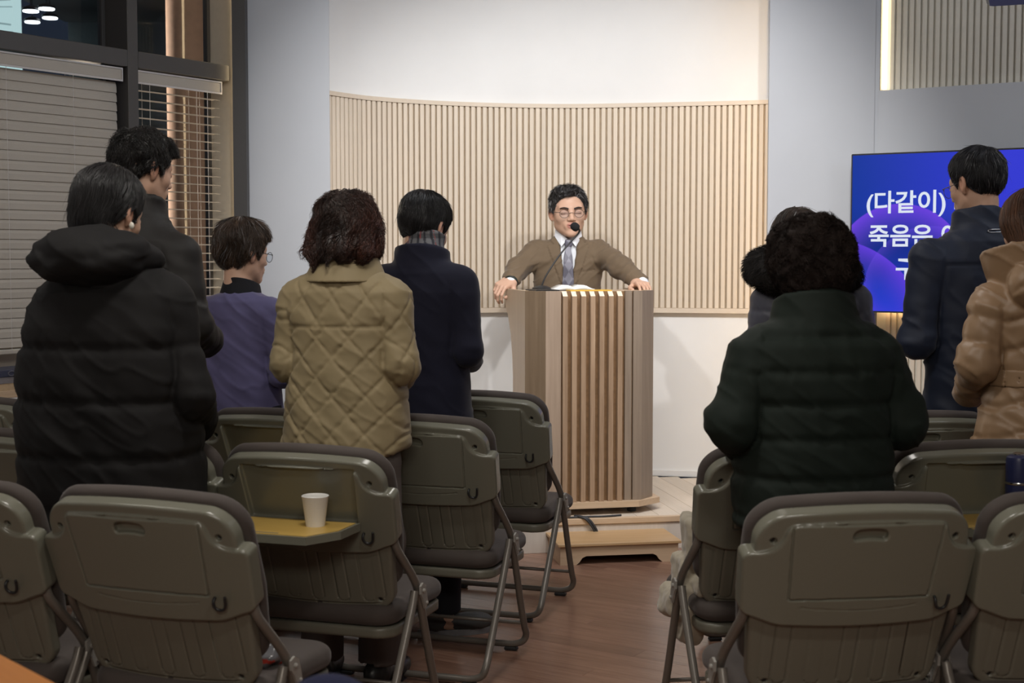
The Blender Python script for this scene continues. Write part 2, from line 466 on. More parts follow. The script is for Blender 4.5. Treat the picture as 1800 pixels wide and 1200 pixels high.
def nets(f, xs, ys, zs, name='s', post=None, col=None, S=4):
    """surface nets over a rectilinear grid, evaluated only near the surface"""
    ax = [np.asarray(a, float) for a in (xs, ys, zs)]
    for i in range(3):
        a = ax[i]
        while (len(a) - 1) % S: a = np.append(a, a[-1] + (a[-1] - a[-2]))
        ax[i] = a
    nx, ny, nz = map(len, ax)
    hm = max(np.diff(a).max() for a in ax)
    c = [a[::S] for a in ax]
    G = np.stack(np.meshgrid(*c, indexing='ij'), -1).reshape(-1, 3)
    dc = f(G).reshape(len(c[0]), len(c[1]), len(c[2]))
    near = np.abs(dc) < (S * hm * 1.8 + 0.012)
    cell = np.zeros((len(c[0]) - 1, len(c[1]) - 1, len(c[2]) - 1), bool)
    for i in (0, 1):
        for j in (0, 1):
            for k in (0, 1):
                cell |= near[i:i + cell.shape[0], j:j + cell.shape[1], k:k + cell.shape[2]]
    fill = dc
    for d in range(3): fill = np.repeat(fill, S, axis=d)
    sl = tuple(slice(0, n) for n in (nx, ny, nz))
    D = fill[sl].astype(np.float32).copy()
    m = np.zeros((nx, ny, nz), bool)
    cr = cell
    for d in range(3): cr = np.repeat(cr, S, axis=d)
    m[:-1, :-1, :-1] = cr
    m[1:] |= m[:-1].copy(); m[:, 1:] |= m[:, :-1].copy(); m[:, :, 1:] |= m[:, :, :-1].copy()
    I = np.argwhere(m)
    P = np.stack([ax[0][I[:, 0]], ax[1][I[:, 1]], ax[2][I[:, 2]]], -1)
    vals = np.empty(len(P), np.float32)
    for s in range(0, len(P), 400000):
        vals[s:s + 400000] = f(P[s:s + 400000])
    D[I[:, 0], I[:, 1], I[:, 2]] = vals
    D[0] = np.maximum(D[0], 1e-3); D[-1] = np.maximum(D[-1], 1e-3)
    D[:, 0] = np.maximum(D[:, 0], 1e-3); D[:, -1] = np.maximum(D[:, -1], 1e-3)
    D[:, :, 0] = np.maximum(D[:, :, 0], 1e-3); D[:, :, -1] = np.maximum(D[:, :, -1], 1e-3)
    B = D < 0
    cnt = np.zeros((nx - 1, ny - 1, nz - 1), np.int8)
    for i in (0, 1):
        for j in (0, 1):
            for k in (0, 1):
                cnt += B[i:nx - 1 + i, j:ny - 1 + j, k:nz - 1 + k]
    act = (cnt > 0) & (cnt < 8)
    C = np.argwhere(act)
    idx = -np.ones(act.shape, np.int32); idx[act] = np.arange(len(C))
    acc = np.zeros((len(C), 3)); num = np.zeros(len(C))
    cor = [(0, 0, 0), (1, 0, 0), (0, 1, 0), (1, 1, 0), (0, 0, 1), (1, 0, 1), (0, 1, 1), (1, 1, 1)]
    ed = [(0, 1), (2, 3), (4, 5), (6, 7), (0, 2), (1, 3), (4, 6), (5, 7), (0, 4), (1, 5), (2, 6), (3, 7)]
    def pt(o):
        return (np.stack([ax[0][C[:, 0] + o[0]], ax[1][C[:, 1] + o[1]], ax[2][C[:, 2] + o[2]]], -1), D[C[:, 0] + o[0], C[:, 1] + o[1], C[:, 2] + o[2]].astype(float))
    pts = [pt(o) for o in cor]
    for a, b in ed:
        pa, da = pts[a]; pb, db = pts[b]
        x = (da < 0) != (db < 0)
        t = np.where(x, da / np.where(x, da - db, 1), 0)
        acc += np.where(x[:, None], pa + (pb - pa) * t[:, None], 0); num += x
    V = acc / num[:, None]
    Q = []
    for d in range(3):
        sa = [slice(0, nx), slice(0, ny), slice(0, nz)]; sb = list(sa)
        sa[d] = slice(0, -1); sb[d] = slice(1, None)
        A = B[tuple(sa)]; Bb = B[tuple(sb)]
        E = np.argwhere(A != Bb)
        d1, d2 = (d + 1) % 3, (d + 2) % 3
        ok = (E[:, d1] > 0) & (E[:, d2] > 0) & (E[:, d1] < D.shape[d1] - 1) & (E[:, d2] < D.shape[d2] - 1)
        E = E[ok]
        def cidx(o1, o2):
            q = E.copy(); q[:, d1] -= o1; q[:, d2] -= o2
            return idx[q[:, 0], q[:, 1], q[:, 2]]
        q = np.stack([cidx(1, 1), cidx(0, 1), cidx(0, 0), cidx(1, 0)], -1)
        fl = ~A[E[:, 0], E[:, 1], E[:, 2]]
        q[fl] = q[fl][:, ::-1]
        Q.append(q)
    Q = np.concatenate(Q)
    # one relaxation and projection step keeps the surface even
    def grad(V, e=0.0015):
        g = np.stack([f(V + np.array(o) * e) - f(V - np.array(o) * e) for o in ((1, 0, 0), (0, 1, 0), (0, 0, 1))], -1) / (2 * e)
        return g
    g = grad(V); gl = np.linalg.norm(g, axis=1); d = f(V)
    hloc = hm * 0.5
    V = V - g / np.maximum(gl, 0.3)[:, None] * np.clip(d / np.maximum(gl, 0.3), -hloc, hloc)[:, None]
    N = g / np.maximum(gl, 1e-6)[:, None]
    cl = col(V, N) if col is not None else None
    if post is not None: V = V + N * post(V, N)[:, None]
    return mesh_np(name, V, Q, col=cl)


def R3(pitch=0, yaw=0, roll=0):
    return np.array(Euler((pitch, roll, yaw), 'XYZ').to_matrix())

# ------------------------------------------------------------------ the room
def struct(name, me, m=None, loc=None, rot=None):
    o = obj(name, me, m, None, loc, rot); o['kind'] = 'structure'; return o


def rz2(a): return Matrix.Rotation(a, 4, 'Z')


# floor : planks in the room's own axes (parallel to the screen wall)
FA = math.radians(-32.7)
floor = struct('floor', MB().box((-3.6, -2.8, -0.12), (4.8, 8.2, -0.008)).mesh(), M_FLOOR)
PW, PL = 0.098, 0.92
plank_me = MB().box((-PL / 2 + .0002, -PW / 2 + .0002, -.0078), (PL / 2 - .0002, PW / 2 - .0002, 0.0), bev=0.0005).mesh('plank')
plank_me.materials.append(M_FLOOR)
rest = MB(); rng = random.Random(3)
ca, sa = math.cos(FA), math.sin(FA)
for j in range(-75, 95):
    off = rng.random() * PL
    for i in range(-8, 12):
        u = i * PL + off; v = j * PW
        x, y = u * ca - v * sa, u * sa + v * ca
        if not (-3.1 < x < 4.3 and -2.3 < y < 7.9): continue
        if -1.1 < x < 1.35 and 4.1 < y < 6.75:
            obj('plank', plank_me, None, floor, (x, y, 0), (0, 0, FA))
        else:
            rest.box((-PL / 2, -PW / 2 + .0003, -.0078), (PL / 2 - .0004, PW / 2 - .0003, 0), M=Matrix.Translation((x, y, 0)) @ rz2(FA))
ro = obj('far_planks', rest.mesh(), M_FLOOR, floor); ro['kind'] = 'stuff'

ceiling = struct('ceiling', MB().box((-4.5, -2.8, 3.0), (4.8, 8.6, 3.1)).mesh(), M_CEIL)

# curved niche wall behind the lectern
NP = np.array([(-1.02, 6.98), (-.91, 7.218), (-.77, 7.42), (-.599, 7.565), (-.40, 7.68), (-.184, 7.765), (.03, 7.82), (.249, 7.842),
               (.47, 7.83), (.679, 7.79), (.89, 7.745), (1.099, 7.70), (1.25, 7.665), (1.39, 7.62), (1.54, 7.56)])
dd = np.r_[0, np.cumsum(np.linalg.norm(np.diff(NP, axis=0), axis=1))]
tt = np.linspace(0, dd[-1], 400)
NC = np.stack([np.interp(tt, dd, NP[:, 0]), np.interp(tt, dd, NP[:, 1])], -1)
for _ in range(60):
    NC[1:-1] = NC[1:-1] * .5 + (NC[:-2] + NC[2:]) * .25
nl = np.r_[0, np.cumsum(np.linalg.norm(np.diff(NC, axis=0), axis=1))]
NLEN = nl[-1]


def niche(s, off=0.0):
    """point on the niche curve and its tangent; positive offset goes behind the wall"""
    x = np.interp(s, nl, NC[:, 0]); y = np.interp(s, nl, NC[:, 1])
    e = 0.02
    tx = np.interp(s + e, nl, NC[:, 0]) - np.interp(s - e, nl, NC[:, 0]); ty = np.interp(s + e, nl, NC[:, 1]) - np.interp(s - e, nl, NC[:, 1])
    l = math.hypot(tx, ty); tx /= l; ty /= l
    return x - ty * off, y + tx * off, math.atan2(ty, tx)


def curved(z0, z1, o0, o1, n=70, s0=0.0, s1=None):
    s1 = NLEN if s1 is None else s1
    V = []; F = []
    for i in range(n + 1):
        s = s0 + (s1 - s0) * i / n
        a = niche(s, o0); b = niche(s, o1)
        V += [(a[0], a[1], z0), (a[0], a[1], z1), (b[0], b[1], z1), (b[0], b[1], z0)]
    for i in range(n):
        k = i * 4
        for j in range(4):
            j2 = (j + 1) % 4
            F.append((k + j, k + 4 + j, k + 4 + j2, k + j2))
    F += [(0, 1, 2, 3), (n * 4 + 3, n * 4 + 2, n * 4 + 1, n * 4)]
    return MB().add(V, F).mesh(auto=True)


PZ = 0.155
wall_back = struct('wall_back', curved(PZ - .004, 3.0, 0.034, 0.12), M_WHITE)
obj('slat_backing', curved(1.075, 2.18, 0.016, 0.033), M_BACKING, wall_back)
obj('top_rail', curved(2.172, 2.194, -0.006, 0.033), M_BEAM, wall_back)
obj('bottom_rail', curved(1.056, 1.082, -0.006, 0.033), M_BEAM, wall_back)
slat_me = MB().box((-.0112, 0, 1.0825), (.0112, .0155, 2.1715), bev=0.0012).mesh('slat')
slat_me.materials.append(M_SLATWOOD)
ns = int(NLEN / 0.0327)
for i in range(ns):
    x, y, a = niche(0.02 + i * 0.0327)
    obj('slat', slat_me, None, wall_back, (x, y, 0), (0, 0, a))
struct('baseboard_back', curved(PZ + .0005, PZ + .032, 0.022, 0.034), M_WHITE)

# piers either side of the niche
struct('wall_pillar_left', MB().prism([(-1.268, 6.9), (-.878, 6.9), (-.905, 7.12), (-.93, 7.2), (-1.268, 7.2)], 0, 3.0).mesh(), M_GREYWALL)
PR0, PR1 = 1.308, 1.845
struct('wall_pillar_right', MB().prism([(PR0, 7.3), (PR1, 7.3), (PR1 + .02, 7.6), (PR0 + .05, 7.6), (PR0 + .05, 7.33)], 0, 3.0).mesh(), M_GREYWALL)
struct('trim_1', MB().prism([(PR1 + .001, 7.31), (PR1 + .026, 7.305), (PR1 + .03, 7.5), (PR1 + .001, 7.5)], 0, 3.0).mesh(), M_GREYWALL)
# thin warm light strips hidden behind the pillar edges
led = MB().box((PR0 + .028, 7.345, .3), (PR0 + .046, 7.352, 2.98)).mesh()
o = obj('light_strip', led, M_LED); tag(o, 'warm light strip tucked behind the left edge of the right pillar', 'light strip')
led = MB().box((-.925, 7.13, .3), (-.915, 7.135, 2.98)).mesh()
o = obj('light_strip', led, emit('dim_warm_strip', (1, .7, .4), 13)); tag(o, 'dim warm light strip behind the right edge of the left pillar', 'light strip')

# stage platform, turned 10 degrees
SA = math.radians(10.0)
stage = struct('stage_platform', MB().box((-1.75, 0.012, 0.0), (1.85, .9, PZ - .024), M=Matrix.Translation((.279, 6.51, 0)) @ rz2(SA)).mesh(), M_FASCIA)
SM = Matrix.Translation((.279, 6.51, 0)) @ rz2(SA)
obj('nosing', MB().box((-1.6, -.006, PZ - .028), (1.7, .02, PZ), M=SM, bev=.002).mesh(), M_STEPS, stage)
bw = .105
for i in range(-14, 16):
    x0 = i * bw
    # board runs back from the nosing until just inside the niche wall
    L = 0.3
    while L < 1.6:
        p = SM @ Vector((x0 + bw / 2, L + .02, 0))
        s = nl[np.argmin((NC[:, 0] - p.x) ** 2 + (NC[:, 1] - p.y) ** 2)]
        q = niche(s)
        if (p.x - q[0]) * -math.sin(q[2]) + (p.y - q[1]) * math.cos(q[2]) > -0.0 or (p.x > 1.2 and p.y > 7.2) or (p.x < -.8 and p.y > 6.85): break
        L += .02
    me = MB().box((.0008, .0205, -.02), (bw - .0008, L, 0), bev=.0008).mesh()
    obj('stage_board', me, M_STAGE, stage, tuple(SM @ Vector((x0, 0, PZ))), (0, 0, SA))
obj('fascia', MB().box((-1.6, .002, .001), (1.7, .012, PZ - .03), M=SM).mesh(), M_FASCIA, stage)

# screen wall on the right
TD = Vector((.841, -.541, 0)).normalized(); TA = math.atan2(TD.y, TD.x)
WM = Matrix.Translation((1.872, 7.30, 0)) @ rz2(TA)      # x along the wall, y behind it
wall_right = struct('wall_right', MB().box((-.02, .062, 0), (3.0, .2, 3.0), M=WM).mesh(), M_GREYSLAT)
obj('wall_panel', MB().box((-.005, -.005, 1.10), (3.0, .061, 2.205), M=WM).mesh(), M_GREYWALL, wall_right)
sl = MB().box((-.0105, .045, 2.2055), (.0105, .0615, 2.995), bev=.0012).mesh('wall_slat'); sl.materials.append(M_GREYSLAT)
sl2 = MB().box((-.0105, .045, .02), (.0105, .0615, 1.095), bev=.0012).mesh('lower_slat'); sl2.materials.append(M_SLATWOOD)
for i in range(62):
    p = WM @ Vector((.045 + i * .0327, 0, 0))
    obj('wall_slat', sl, None, wall_right, p, (0, 0, TA))
    if i < 40: obj('wall_slat', sl2, None, wall_right, p, (0, 0, TA))
o = obj('light_strip', MB().box((-.001, .03, 2.215), (.018, .05, 2.98), M=WM).mesh(), M_LEDW)
tag(o, 'bright vertical light strip beside the slats above the screen wall', 'light strip')
o = obj('light_strip', MB().box((.0, .02, 1.088), (1.6, .03, 1.098), M=WM).mesh(), M_LED)
tag(o, 'warm light strip under the wall panel behind the blue screen', 'light strip')

struct('wall_side_right', MB().box((4.38, -2.6, 0), (4.5, 5.75, 3.0)).mesh(), M_GREYWALL)
struct('wall_rear', MB().box((-3.2, -2.7, 0), (4.5, -2.58, 3.0)).mesh(), M_GREYWALL)
struct('wall_side_left', MB().box((-3.12, -2.6, 0), (-3.0, 4.4, 3.0)).mesh(), M_GREYWALL)

# ------------------------------------------------------------------ window wall on the left
UA = math.atan2(.839, .545)
LM = Matrix.Translation((-1.344, 6.9, 0)) @ rz2(UA)       # x to the right along the wall, y outwards
wall_left = struct('wall_left', MB().box((-3.2, .0, 0), (0, .2, .78), M=LM).mesh(), M_CREAMWALL)
struct('wall_jamb', MB().box((0, -.028, 0), (.06, .172, 3.0), M=LM).mesh(), M_CREAMWALL)
struct('trim_2', MB().prism([(-1.332, 6.838), (-1.2685, 6.838), (-1.2685, 6.93), (-1.30, 6.93), (-1.328, 6.872)], 0, 3.0).mesh(), M_STEEL)
o = obj('light_strip', MB().box((-.004, -.024, .95), (-.0005, -.012, 2.98), M=LM).mesh(), M_LEDJ)
tag(o, 'warm light strip behind the dark steel post beside the open blind', 'light strip')
struct('trim_3', MB().box((-.650, 0, .812), (-.590, .155, 3.0), M=LM, bev=.003).mesh(), M_STEEL)
struct('trim_4', MB().box((-1.96, 0, .812), (-1.90, .155, 3.0), M=LM, bev=.003).mesh(), M_STEEL)
for i, (a, b) in enumerate(((-1.899, -.651), (-.589, -.001))):
    win = empty('window_%d' % (i + 1), tuple(LM @ Vector(((a + b) / 2, .1, .92))), 0, kind='structure')
    def wobj(name, me, m):
        o = obj(name, me, m, win); o.matrix_parent_inverse = Matrix.Translation(win.location).inverted(); return o
    xr = b if i == 0 else -.02
    wobj('transom', MB().box((a, .0, 2.203), (xr, .14, 2.278), M=LM, bev=.003).mesh(), M_STEEL)
    wobj('sash_frame', MB().box((a, .142, 2.20), (a + .02, .17, 3.0), M=LM).box((b - .02, .142, 2.20), (b, .17, 3.0), M=LM)
         .box((a, .142, .812), (a + .02, .17, 2.2), M=LM).box((b - .02, .142, .812), (b, .17, 2.2), M=LM).mesh(), M_STEEL)
    wobj('window_pane', MB().box((a + .02, .153, 2.28), (b - .02, .157, 3.0), M=LM).mesh(), M_GLASS)
    wobj('window_pane', MB().box((a + .02, .153, .812), (b - .02, .157, 2.2), M=LM).mesh(), M_GLASS)
    wobj('lower_panel', MB().box((a + .021, .141, .812), (b - .021, .152, .985), M=LM).mesh(), M_BLIND)
    wobj('sill', MB().box((a, -.20, .782), (b, .15, .811), M=LM, bev=.003).mesh(), M_BLINDW)
struct('wall_left_upper', MB().box((-3.2, .0, .781), (-1.961, .2, 3.0), M=LM).mesh(), M_GREYWALL)


def blind(name, a, b, ztop, zbot, n, tilt, label, cords, y0=.045):
    root = empty(name, tuple(LM @ Vector(((a + b) / 2, y0, zbot))), UA, label, 'blind')
    hw = (b - a) / 2
    hz = ztop - zbot
    obj('headrail', MB().box((-hw, -.025, hz - .052), (hw, .03, hz - .006), bev=.002).mesh(), M_BLIND, root)
    obj('headrail_trim', MB().box((-hw - .002, -.029, hz - .007), (hw + .002, -.0255, hz)).box((-hw - .002, -.029, hz - .06), (hw + .002, -.0255, hz - .052))
        .box((hw - .004, -.029, hz - .052), (hw + .002, -.0255, hz - .007)).mesh(), M_BLINDW, root)
    sh = MB()
    # slightly crowned slat
    w = .024; V = []
    for x in (-hw, hw - .012):
        for k, (yy, zz) in enumerate(((-w, -.002), (0, .0012), (w, -.002), (w, -.0032), (0, 0), (-w, -.0032))): V.append((x, yy, zz))
    F = [(k, (k + 1) % 6, 6 + (k + 1) % 6, 6 + k) for k in range(6)] + [(5, 4, 3, 2, 1, 0), tuple(range(6, 12))]
    me = sh.add(V, F).mesh('blind_slat'); me.materials.append(M_BLIND)
    rr = random.Random(5)
    for k in range(n):
        z = .03 + (hz - .095) * (k + .5) / n
        obj('blind_slat', me, None, root, (0, 0, z), (math.radians(tilt + rr.uniform(-1.2, 1.2)), 0, 0))
    obj('bottom_rail', MB().box((-hw, -.02, 0), (hw - .012, .02, .018), bev=.003).mesh(), M_BLIND, root)
    for c in cords:
        x = c
        cd = MB().tube([(x, -.026, .01), (x, -.026, hz - .05)], .0011, 5).tube([(x, .026, .01), (x, .026, hz - .05)], .0011, 5)
        obj('ladder_cord', cd.mesh(), M_BLINDW, root)
    return root


blind('venetian_blind', -1.89, -.668, 2.198, .965, 28, 80, 'closed taupe venetian blind filling the wide left window bay', (-.45, .0, .34))
blind('venetian_blind', -.582, -.055, 2.198, .965, 28, 2, 'open venetian blind with level slats in the narrow window bay', (-.19, .17, .10))

# night outside, with stand-ins for what shows in the glass: column, hung discs, glowing facade
M_OUT = plain('brown_column_render', (0.30, 0.20, 0.15), 0.8, nscale=25, namt=0.1)
o = obj('outdoor_column', MB().lathe([(.108, 0), (.108, 3.4)], 40).mesh(smooth=False, auto=True), M_OUT, None, (-1.675, 7.42, 0))  # stands in for the warm-lit jamb mirrored in the glass
tag(o, 'round brown column standing outside the narrow window', 'column')
o = obj('street_ground', MB().box((-9, 7.6, -.2), (-1.9, 16, -.05)).mesh(), plain('asphalt', (.03, .03, .03), .9)); o['kind'] = 'structure'
M_FAC = emit('lit_facade', (.72, .93, .86), .72)  # facade glows by itself to give the bright patch in the glass
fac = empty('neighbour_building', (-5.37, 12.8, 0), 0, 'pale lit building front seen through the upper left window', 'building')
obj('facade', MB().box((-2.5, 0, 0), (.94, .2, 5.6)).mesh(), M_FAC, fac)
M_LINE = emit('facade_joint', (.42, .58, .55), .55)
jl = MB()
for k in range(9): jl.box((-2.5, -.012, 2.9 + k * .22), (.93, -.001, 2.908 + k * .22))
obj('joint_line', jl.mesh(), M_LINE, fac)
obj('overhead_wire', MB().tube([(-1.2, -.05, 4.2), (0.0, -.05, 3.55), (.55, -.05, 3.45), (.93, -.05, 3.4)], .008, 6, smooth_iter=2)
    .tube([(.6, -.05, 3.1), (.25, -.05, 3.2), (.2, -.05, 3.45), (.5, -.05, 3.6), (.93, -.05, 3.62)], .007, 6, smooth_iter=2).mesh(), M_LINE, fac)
cano = empty('outdoor_canopy', (-3.9, 12.2, 0), 0, 'dark canopy over the street outside the left window', 'canopy')  # added canopy, there only to hang the discs from
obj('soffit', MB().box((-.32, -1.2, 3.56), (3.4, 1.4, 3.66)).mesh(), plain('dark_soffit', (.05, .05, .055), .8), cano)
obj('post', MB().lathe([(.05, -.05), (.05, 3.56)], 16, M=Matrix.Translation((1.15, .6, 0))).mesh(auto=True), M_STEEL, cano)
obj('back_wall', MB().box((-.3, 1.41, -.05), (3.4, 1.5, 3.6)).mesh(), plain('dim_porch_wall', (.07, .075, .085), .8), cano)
M_DISC = emit('lamp_disc', (1, 1, .95), 5.0)  # glowing discs stand in for ceiling lamps mirrored in the upper glass
disc0 = None
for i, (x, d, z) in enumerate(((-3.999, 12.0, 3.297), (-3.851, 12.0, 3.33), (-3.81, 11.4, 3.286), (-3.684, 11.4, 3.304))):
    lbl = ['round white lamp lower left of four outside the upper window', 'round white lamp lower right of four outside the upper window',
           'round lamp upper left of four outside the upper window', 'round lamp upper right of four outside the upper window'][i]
    if disc0 is None:
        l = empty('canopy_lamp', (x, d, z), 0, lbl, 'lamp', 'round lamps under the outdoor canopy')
        obj('lamp_disc', MB().lathe([(.060, 0), (.062, .006), (.060, .010)], 24).mesh(auto=True), M_DISC, l)
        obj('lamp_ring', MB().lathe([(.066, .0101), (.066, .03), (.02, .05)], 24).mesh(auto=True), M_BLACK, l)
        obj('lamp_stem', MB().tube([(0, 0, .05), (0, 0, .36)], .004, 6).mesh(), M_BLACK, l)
        disc0 = l
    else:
        l = copy_tree(disc0); l.location = (x, d, z); l['label'] = lbl
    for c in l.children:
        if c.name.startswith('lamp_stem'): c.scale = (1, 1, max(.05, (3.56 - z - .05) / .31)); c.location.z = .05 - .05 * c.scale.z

# ------------------------------------------------------------------ blue screen with the song text
TVW, TVH = 1.40, .79
TM = (1.699, 7.165)
tv = empty('wall_screen', (TM[0], TM[1], 1.085), TA, 'large flat screen with white Korean song text on blue', 'screen')
obj('housing', MB().box((0, 0, 0), (TVW, .035, TVH), bev=.003).mesh(), M_BLACK, tv)
obj('mount', MB().box((TVW * .35, .035, TVH * .3), (TVW * .65, .135, TVH * .7)).mesh(), M_BLACK, tv)


def screen_mat():
    m, nt, b = _mat('blue_screen_picture')
    tc = nt.nodes.new('ShaderNodeTexCoord')
    sp = nt.nodes.new('ShaderNodeSeparateXYZ'); nt.links.new(tc.outputs['Object'], sp.inputs[0])

    def mth(op, a, b_=None, c=None, clamp=False):
        n = nt.nodes.new('ShaderNodeMath'); n.operation = op; n.use_clamp = clamp
        for i, v in enumerate((a, b_, c)):
            if v is None: continue
            if isinstance(v, (int, float)): n.inputs[i].default_value = v
            else: nt.links.new(v, n.inputs[i])
        return n.outputs[0]

    def disc(cx, cz, r, fade, soft=.004):
        dx = mth('SUBTRACT', sp.outputs[0], cx); dz = mth('SUBTRACT', sp.outputs[2], cz)
        q = mth('SQRT', mth('ADD', mth('MULTIPLY', dx, dx), mth('MULTIPLY', dz, dz)))
        ins = mth('SUBTRACT', r, q)
        edge = mth('MULTIPLY', ins, 1 / soft, clamp=True)
        fall = mth('SUBTRACT', 1, mth('MULTIPLY', ins, 1 / fade, clamp=True), clamp=True)
        return mth('MULTIPLY', edge, mth('MULTIPLY', fall, fall))

    def mix(f, a, c):
        n = nt.nodes.new('ShaderNodeMix'); n.data_type = 'RGBA'
        nt.links.new(f, n.inputs[0])
        for k, v in ((6, a), (7, c)):
            if isinstance(v, tuple): n.inputs[k].default_value = (*v, 1)
            else: nt.links.new(v, n.inputs[k])
        return n.outputs[2]
    g = mth('MULTIPLY', sp.outputs[0], 1 / .75, clamp=True)
    top = mix(g, (.0, .035, .36), (.035, .045, .70))
    zz = mth('MULTIPLY', sp.outputs[2], 1 / TVH)
    low = mth('SUBTRACT', 1, mth('MULTIPLY', mth('ABSOLUTE', mth('SUBTRACT', zz, .42)), 4.2), clamp=True)
    base = mix(mth('MULTIPLY', low, .75), top, (.0, .018, .20))
    bot = mth('MULTIPLY', mth('SUBTRACT', .30, zz), 3.2, clamp=True)
    base = mix(bot, base, (.025, .05, .72))
    base = mix(disc(.25, .20, .34, .20), base, (.16, .055, .80))
    base = mix(disc(-.12, -.16, .53, .17), base, (.13, .05, .78))
    base = mix(mth('MULTIPLY', disc(.40, .10, .33, .10), .35), base, (.16, .08, .85))
    nt.links.new(base, b.inputs['Emission Color']); b.inputs['Emission Strength'].default_value = 0.88; b.inputs['Specular IOR Level'].default_value = .25
    b.inputs['Base Color'].default_value = (.004, .004, .006, 1); b.inputs['Roughness'].default_value = .25
    return m


obj('display', MB().box((.008, -.0015, .008), (TVW - .008, -.0002, TVH - .008)).mesh(), screen_mat(), tv)
M_TEXT = emit('screen_lettering', (.80, .87, 1.0), .86)


def text_mesh(body, size, bold, extrude):
    cu = bpy.data.curves.new('t', 'FONT'); cu.body = body; cu.size = size; cu.offset = bold; cu.extrude = extrude
    cu.resolution_u = 4
    t = bpy.data.objects.new('t', cu); COL.objects.link(t)
    bpy.context.view_layer.update()
    me = bpy.data.meshes.new_from_object(t.evaluated_get(bpy.context.evaluated_depsgraph_get()))
    bpy.data.objects.remove(t)
    return me


for body, x, z in (('(다같이) 그', .078, .503), ('죽음은 여', .093, .338), ('구', .232, .176)):
    try:
        me = text_mesh(body, .118, .0022, .0004)
        obj('screen_text', me, M_TEXT, tv, (x, -.0022, z), (math.radians(90), 0, 0))
    except Exception as e:
        print('text', e)

# hanging unit at the top right corner
hg = empty('hanging_speaker', (2.15, 5.45, 2.35), math.radians(-20), 'black box speaker hanging from the ceiling at the top right', 'speaker')
obj('cabinet', MB().box((-.34, -.13, 0), (.34, .13, .36), bev=.012).mesh(), M_BLACK, hg)
obj('bracket', MB().tube([(0, 0, .36), (0, 0, .69)], .02, 12).mesh(), M_BLACK, hg)
obj('grille', MB().box((-.31, -.137, .03), (.31, -.1305, .33), bev=.002).mesh(), plain('black_grille', (.02, .02, .02), .7, nscale=900, namt=.5), hg)

# ------------------------------------------------------------------ step, lectern and what lies on it
stp = empty('wooden_step', (.204, 6.211, 0), math.radians(9.8), 'low honey oak step in front of the stage platform', 'step')
sw_, sd_ = .565, .300
obj('tread', MB().box((0, 0, .083), (sw_, sd_, .096), bev=.002).mesh(), M_STEP, stp)
arch = [(.012, 0), (.085, 0), (.10, .012), (.112, .03), (.13, .038), (sw_ - .13, .038), (sw_ - .112, .03), (sw_ - .10, .012), (sw_ - .085, 0), (sw_ - .012, 0), (sw_ - .012, .0828), (.012, .0828)]
fr = Matrix(((1, 0, 0, 0), (0, 0, 1, 0), (0, 1, 0, 0), (0, 0, 0, 1)))
pm = MB(); pm.prism(arch, .012, .030, M=fr)
obj('front_apron', pm.mesh(), M_STEPS, stp)
obj('side_panel', MB().box((.012, .031, 0), (.028, sd_ - .01, .0828)).mesh(), M_STEPS, stp)
obj('side_panel', MB().box((sw_ - .028, .031, 0), (sw_ - .012, sd_ - .01, .0828)).mesh(), M_STEPS, stp)

LZ = PZ
LA = math.radians(12.0)
lec = empty('lectern', (.384, 6.625, LZ), LA, 'tall ash wood lectern with vertical slats on its front', 'lectern')
LH = 1.205 - LZ; HF = .2325; CH = .081
ztop = LH; zb = .062
# front boards and chamfers (thickness .018)
th = .018
obj('front_panel', MB().prism([(-HF, 0), (-.160, 0), (-.160, th), (-HF + .004, th)], zb, ztop).mesh(), M_LECT, lec)
obj('front_panel', MB().prism([(.150, 0), (.182, 0), (.182, th), (.150, th)], zb, ztop).mesh(), M_LMID, lec)
obj('front_panel', MB().prism([(.190, 0), (HF, 0), (HF - .004, th), (.190, th)], zb, ztop).mesh(), M_LMID, lec)
obj('corner_panel', MB().prism([(-HF, 0), (-HF + .002, th), (-HF - CH + .016, CH + th * .3), (-HF - CH, CH)], zb, ztop).mesh(), M_LDARK, lec)
obj('corner_panel', MB().prism([(HF, 0), (HF + CH, CH), (HF + CH - .016, CH + th * .3), (HF - .002, th)], zb, ztop).mesh(), M_LMID, lec)
obj('recess_panel', MB().prism([(-.160, th), (.190, th), (.190, th + .012), (-.160, th + .012)], zb, ztop - .002).mesh(), M_LREC, lec)
pitch = .0442
for k in range(7):
    x = -.142 + k * pitch
    zt = ztop - .002
    V = [(x - .0115, -.010, zb), (x + .0115, -.010, zb), (x + .0115, .0175, zb), (x - .0115, .0175, zb),
         (x - .0115, -.010, zt - .022), (x + .0115, -.010, zt - .022), (x + .0115, .0175, zt), (x - .0115, .0175, zt)]
    me = MB().add(V, [(0, 3, 2, 1), (4, 5, 6, 7), (0, 1, 5, 4), (1, 2, 6, 5), (2, 3, 7, 6), (3, 0, 4, 7)]).mesh()
    me.materials.append(M_LSLAT); me.materials.append(M_LCAP); me.polygons[1].material_index = 1
    obj('lectern_slat', me, None, lec)


def wing(sx):
    prof = [(CH, zb), (CH + .27, zb), (CH + .27, LH - .42), (CH + .285, LH - .32), (CH + .32, LH - .22), (CH + .38, LH - .14), (CH + .43, LH - .095), (CH + .45, LH - .075), (CH + .45, LH - .035), (CH + .425, LH), (CH, LH)]
    V = []
    for x in (0, 1):
        for (y, z) in prof: V.append((sx * (HF + CH) - sx * x * .022, y, z))
    n = len(prof)
    F = [tuple(range(n)), tuple(range(2 * n - 1, n - 1, -1))] + [(i, n + i, n + (i + 1) % n, (i + 1) % n) for i in range(n)]
    if sx < 0: F = [tuple(reversed(f)) for f in F]
    return MB().add(V, F).mesh()


